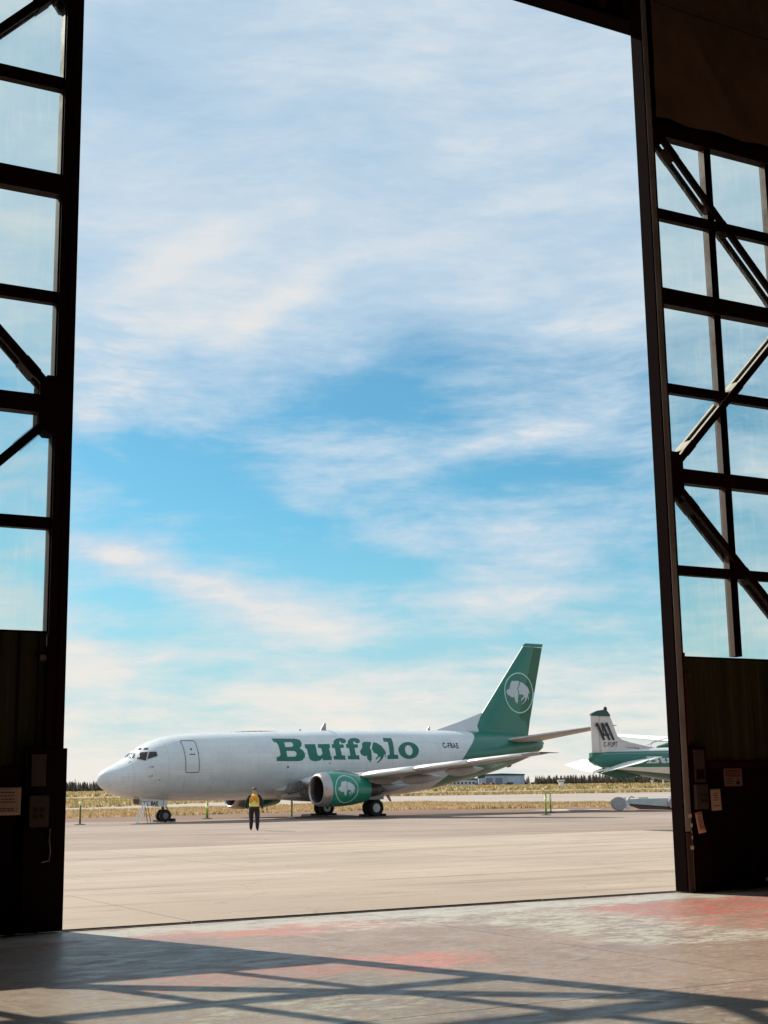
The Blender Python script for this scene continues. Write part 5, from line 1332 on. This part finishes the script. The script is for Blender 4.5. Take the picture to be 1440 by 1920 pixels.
def car(x, y, col, label, L_=4.8, H=1.9, van=False):
    r = thing('parked_car', label, 'car', (x, y, -.17), R(8), 'vehicles parked by the far hangar'); m = mat('car_paint', col, .4)
    b = MB()
    if van: b.prism([(0, .4), (0, 1.4), (.9, 1.5), (1.5, H), (L_, H), (L_, .4)], -.9, .9)
    else: b.prism([(0, .4), (0, 1.0), (1.2, 1.1), (1.9, H), (3.5, H), (4.1, 1.15), (L_, 1.1), (L_, .4)], -.9, .9)
    bevel(b.build('body', m, r), .08)
    MB().prism([(1.5, 1.2), (2.0, H - .15), (3.35, H - .15), (3.8, 1.2)], -.91, .91).build('side_window', GLASSD, r)
    for wx in (.9, L_ - 1.0):
        for s in (-1, 1): MB().tube([(wx, s * .72, .34), (wx, s * .93, .34)], .34, 16).build('wheel', TYRE, r)


car(56.5, 893, (.30, .05, .04), 'dark red car parked in front of the office annex')
car(62.5, 892, (.42, .06, .04), 'red pickup parked left of the far hangar doors', 5.4)
car(72.5, 893, (.07, .05, .05), 'dark van parked before the far hangar doors', 5.6, 2.1, True)
car(87.0, 890, (.25, .20, .17), 'brown car parked at the right corner of the far hangar')
wsn = thing('equipment_shelter', 'tiny white funnel shaped shelter in front of the far trees', 'shelter', (58.0, 480, -.17))
MB().prism([(-.5, 0), (-.6, 1.0), (-1.3, 2.6), (1.3, 2.6), (.6, 1.0), (.5, 0)], -.6, .6).build('body', KWH, wsn); MB().box(-.9, .9, -.64, -.60, 1.9, 2.2).build('vent', BLDGD, wsn)
for k, (x, h_) in enumerate(((84.0, 1.6), (87.5, 2.5), (91, 1.7), (96, 1.3))):
    r = thing('airfield_light', ('short', 'tall', 'middling', 'smallest')[k] + ' white airfield light post in the grass near the right door', 'light post', (x, 455, -.17), 0, 'white airfield light posts')
    MB().box(-.18, .18, -.18, .18, 0, h_).build('post', KWH, r); MB().box(-.35, .35, -.3, .3, h_, h_ + .35).build('lamp_housing', KWH, r)


# ------------------------------------------------------------------ far spruce trees
def spruce_mesh(seed, h, wd):
    rd = random.Random(seed); b = MB(); b.tube([(0, 0, 0), (0, 0, h * .5), (0, 0, h * .97)], [.10, .07, .015], 5, 1)
    lv = 13
    for k in range(lv):
        t = k / (lv - 1); z = h * (.10 + .88 * t); rad = wd * (1 - t) ** .8 * rd.uniform(.65, 1.15) + .06; nb = 8 if t < .7 else 6; ph = rd.uniform(0, 6)
        for q in range(nb):
            a = ph + 2 * pi * q / nb + rd.uniform(-.3, .3); rr_ = rad * rd.uniform(.6, 1.15); dz = -h * .035 * rd.uniform(.4, 1.6)
            c, s = cos(a), sin(a); wv = .22 + .20 * (1 - t)
            b.add([(0, 0, z + h * .055), (c * rr_ - s * wv * .5, s * rr_ + c * wv * .5, z + dz), (c * rr_ * 1.1, s * rr_ * 1.1, z + dz - .1), (c * rr_ + s * wv * .5, s * rr_ - c * wv * .5, z + dz)], [(0, 1, 2), (0, 2, 3)])
    return b


SM = []
for k in range(7):
    me = spruce_mesh(40 + k, 5.9 + (k % 4) * .8, 1.35 + .22 * (k % 3)).mesh('spruce_tree', False); me.materials.append(SPRUCE); me.materials.append(BARK); SM.append(me)
rt = random.Random(21)
# individual trees of the front row, where they stand clear of each other
k = 0
for x in [-240 + 2.05 * i for i in range(235)]:
    if 36 < x < 88: continue
    if rt.random() < .18: continue
    o = link('spruce_tree', SM[rt.randrange(7)], None); o.location = (x + rt.uniform(-1.2, 1.2), 885 + rt.uniform(-5, 12) - max(0, x) * .35, -.17); s_ = rt.uniform(.70, 1.18) * (1.0 if x < 60 else .86); wz = rt.uniform(.85, 1.25)
    o.scale = (s_ * wz, s_ * wz, s_); o.rotation_euler = (0, 0, rt.uniform(0, 6.28))
    tag(o, 'small dark spruce in the tree line at the far edge of the airfield', 'tree', 'spruces of the front row of the far tree line'); k += 1
fb = MB()
pr = [spruce_mesh(70 + q, 6.0, 1.9) for q in range(4)]
for i in range(1900):
    x = rt.uniform(-300, 300); y = 900 + rt.uniform(0, 50) - max(0, x) * .3; s_ = rt.uniform(.75, 1.2) * (1.0 if x < 60 else .88); p = pr[i % 4]; a = rt.uniform(0, 6.28)
    if 30 < x < 92: y += 40
    fb.add([((vx * cos(a) - vy * sin(a)) * s_ * 1.2 + x, (vx * sin(a) + vy * cos(a)) * s_ * 1.2 + y, vz * s_ - .17) for vx, vy, vz in p.v], p.f)
un = [spruce_mesh(90 + q, 3.6, 2.6) for q in range(3)]
for i in range(900):
    x = rt.uniform(-300, 300); y = 893 + rt.uniform(0, 10) - max(0, x) * .32; s_ = rt.uniform(.7, 1.25); p = un[i % 3]
    if 34 < x < 90: y += 42
    fb.add([(vx * s_ + x, vy * s_ + y, vz * s_ - .17) for vx, vy, vz in p.v], p.f)
fo = fb.mesh('forest', False); fo.materials.append(SPRUCE); tag(link('forest', fo), 'dark spruce forest massed behind the front row of trees', 'forest', None, 'stuff')
# paler shrubs before the trees on the right
for i in range(46):
    x = 62 + i * 1.35 + rt.uniform(-.5, .5); b = MB(); h_ = rt.uniform(1.6, 3.6); wd_ = rt.uniform(.9, 1.7)
    for q in range(90):
        v = Vector((rt.gauss(0, 1), rt.gauss(0, 1), rt.gauss(0, 1))).normalized() * rt.uniform(.5, 1) ** .5; c = Vector((v.x * wd_, v.y * wd_, h_ * .55 + v.z * h_ * .48)); u_ = Vector((rt.uniform(-1, 1), rt.uniform(-1, 1), rt.uniform(-1, 1))).normalized() * .30; t_ = u_.orthogonal().normalized() * .22
        b.add([c - u_, c + t_, c + u_], [(0, 1, 2)])
    b.tube([(0, 0, 0), (0, 0, h_ * .5)], .07, 5, 1)
    me = b.mesh('shrub', False); me.materials.append(SPRUCE2); me.materials.append(BARK)
    o = link('shrub', me); o.location = (x * 1.9 - 20, 640 + rt.uniform(-6, 6), -.17); tag(o, 'olive green shrub standing before the far spruces right of the jet', 'shrub', 'olive shrubs before the far trees')


# ------------------------------------------------------------------ dry grass: blades in tufts
def blade(name, col):
    m = bpy.data.materials.new(name); m.use_nodes = True; t = NT(m.node_tree); t.n.remove(t.n['Principled BSDF'])
    a = t.node('ShaderNodeBsdfDiffuse'); a.inputs[0].default_value = (*col, 1)
    b = t.node('ShaderNodeBsdfTranslucent'); b.inputs[0].default_value = (*[min(1, c * 1.25) for c in col], 1)
    x = t.node('ShaderNodeMixShader'); x.inputs[0].default_value = .5; t.l.new(a.outputs[0], x.inputs[1]); t.l.new(b.outputs[0], x.inputs[2]); t.l.new(x.outputs[0], t.n['Material Output'].inputs[0])
    return m


def grass(name, label, inside, x0, x1, y0, y1, count, h, wd, cols, seed):
    rd = random.Random(seed); me = bpy.data.meshes.new(name); vs = []; fs = []; mi = []
    n = 0
    while n < count:
        x = rd.uniform(x0, x1); y = rd.uniform(y0, y1)
        if not inside(x, y): continue
        d_ = noise.noise(Vector((x * .13, y * .10, seed)))
        if rd.random() > .62 + d_ * .9: continue
        n += 1; mm = min(2, max(0, int(rd.random() * 2.2 + d_ * 1.6 + .3)))
        hh_ = h * rd.uniform(.45, 1.35) * (1 + .5 * d_)
        for q in range(3):
            a = rd.uniform(0, 6.28); r_ = wd * 1.6; bx_ = x + cos(a) * r_ * rd.random() * 2; by_ = y + sin(a) * r_ * rd.random() * 2; lx_ = rd.uniform(-.35, .35) * hh_; ly_ = rd.uniform(-.35, .35) * hh_; o = len(vs); aa = rd.uniform(-.6, .6)
            c, s = cos(aa) * wd, sin(aa) * wd
            vs += [(bx_ - c, by_ - s, -.04), (bx_ + c, by_ + s, -.04), (bx_ + lx_, by_ + ly_, hh_ * rd.uniform(.7, 1.1))]; fs.append((o, o + 1, o + 2)); mi.append(mm)
    me.from_pydata(vs, [], fs); me.polygons.foreach_set('material_index', mi); me.update()
    for c in cols: me.materials.append(c)
    return tag(link(name, me), label, None, None, 'stuff')


GA = blade('straw_grass', (.44, .325, .19)); GB = blade('rusty_dry_grass', (.36, .225, .125)); GC = blade('olive_grass', (.22, .180, .07)); GD = blade('golden_grass', (.33, .255, .115))


def ylo(x): return 88 if x < -30 else (88 + (x + 30) * .66 if x < -2 else (106.5 if x < 2 else max(98, 106.5 - (x - 2) * .22)))


def yhi(x): return 113 if x < -40 else (113 + (x + 40) * .72 if x < -6 else (138 if x < 4 else max(111, 138 - (x - 4) * 1.5)))


sheet('near_grass_bed', [(x, ylo(x)) for x in range(-90, 91, 6)] + [(x, yhi(x)) for x in range(90, -91, -6)], -.022, mat('near_grass_soil', (.26, .17, .08), .95, 0, .25, .5), 'dry soil under the nearest grass strip')
grass('near_grass', 'rust brown dry grass strip beyond the gravel', lambda x, y: ylo(x) + .3 * sin(x) < y < yhi(x), -48, 40, 86, 140, 30000, .20, .045, (GB, GA, GC), 1)
grass('middle_grass', 'yellow dry grass between the taxiway and the runway', lambda x, y: (y > 144 and x < -30 + (y - 144) * .3) or (y > 227), -150, 130, 144, 266, 24000, .34, .12, (GD, GC, GA), 2)
grass('island_grass', 'narrow brown grass island between two taxiways', lambda x, y: y < 142 + (x - 30) * .12 + 14 and y > 137.5 and x > 28 + abs(y - 144) * .6, 26, 110, 136, 176, 5000, .24, .08, (GB, GA, GC), 3)
grass('far_grass', 'golden far grass running up to the tree line', lambda x, y: True, -330, 290, 345, 870, 26000, .60, .38, (GD, GC, GA), 4)
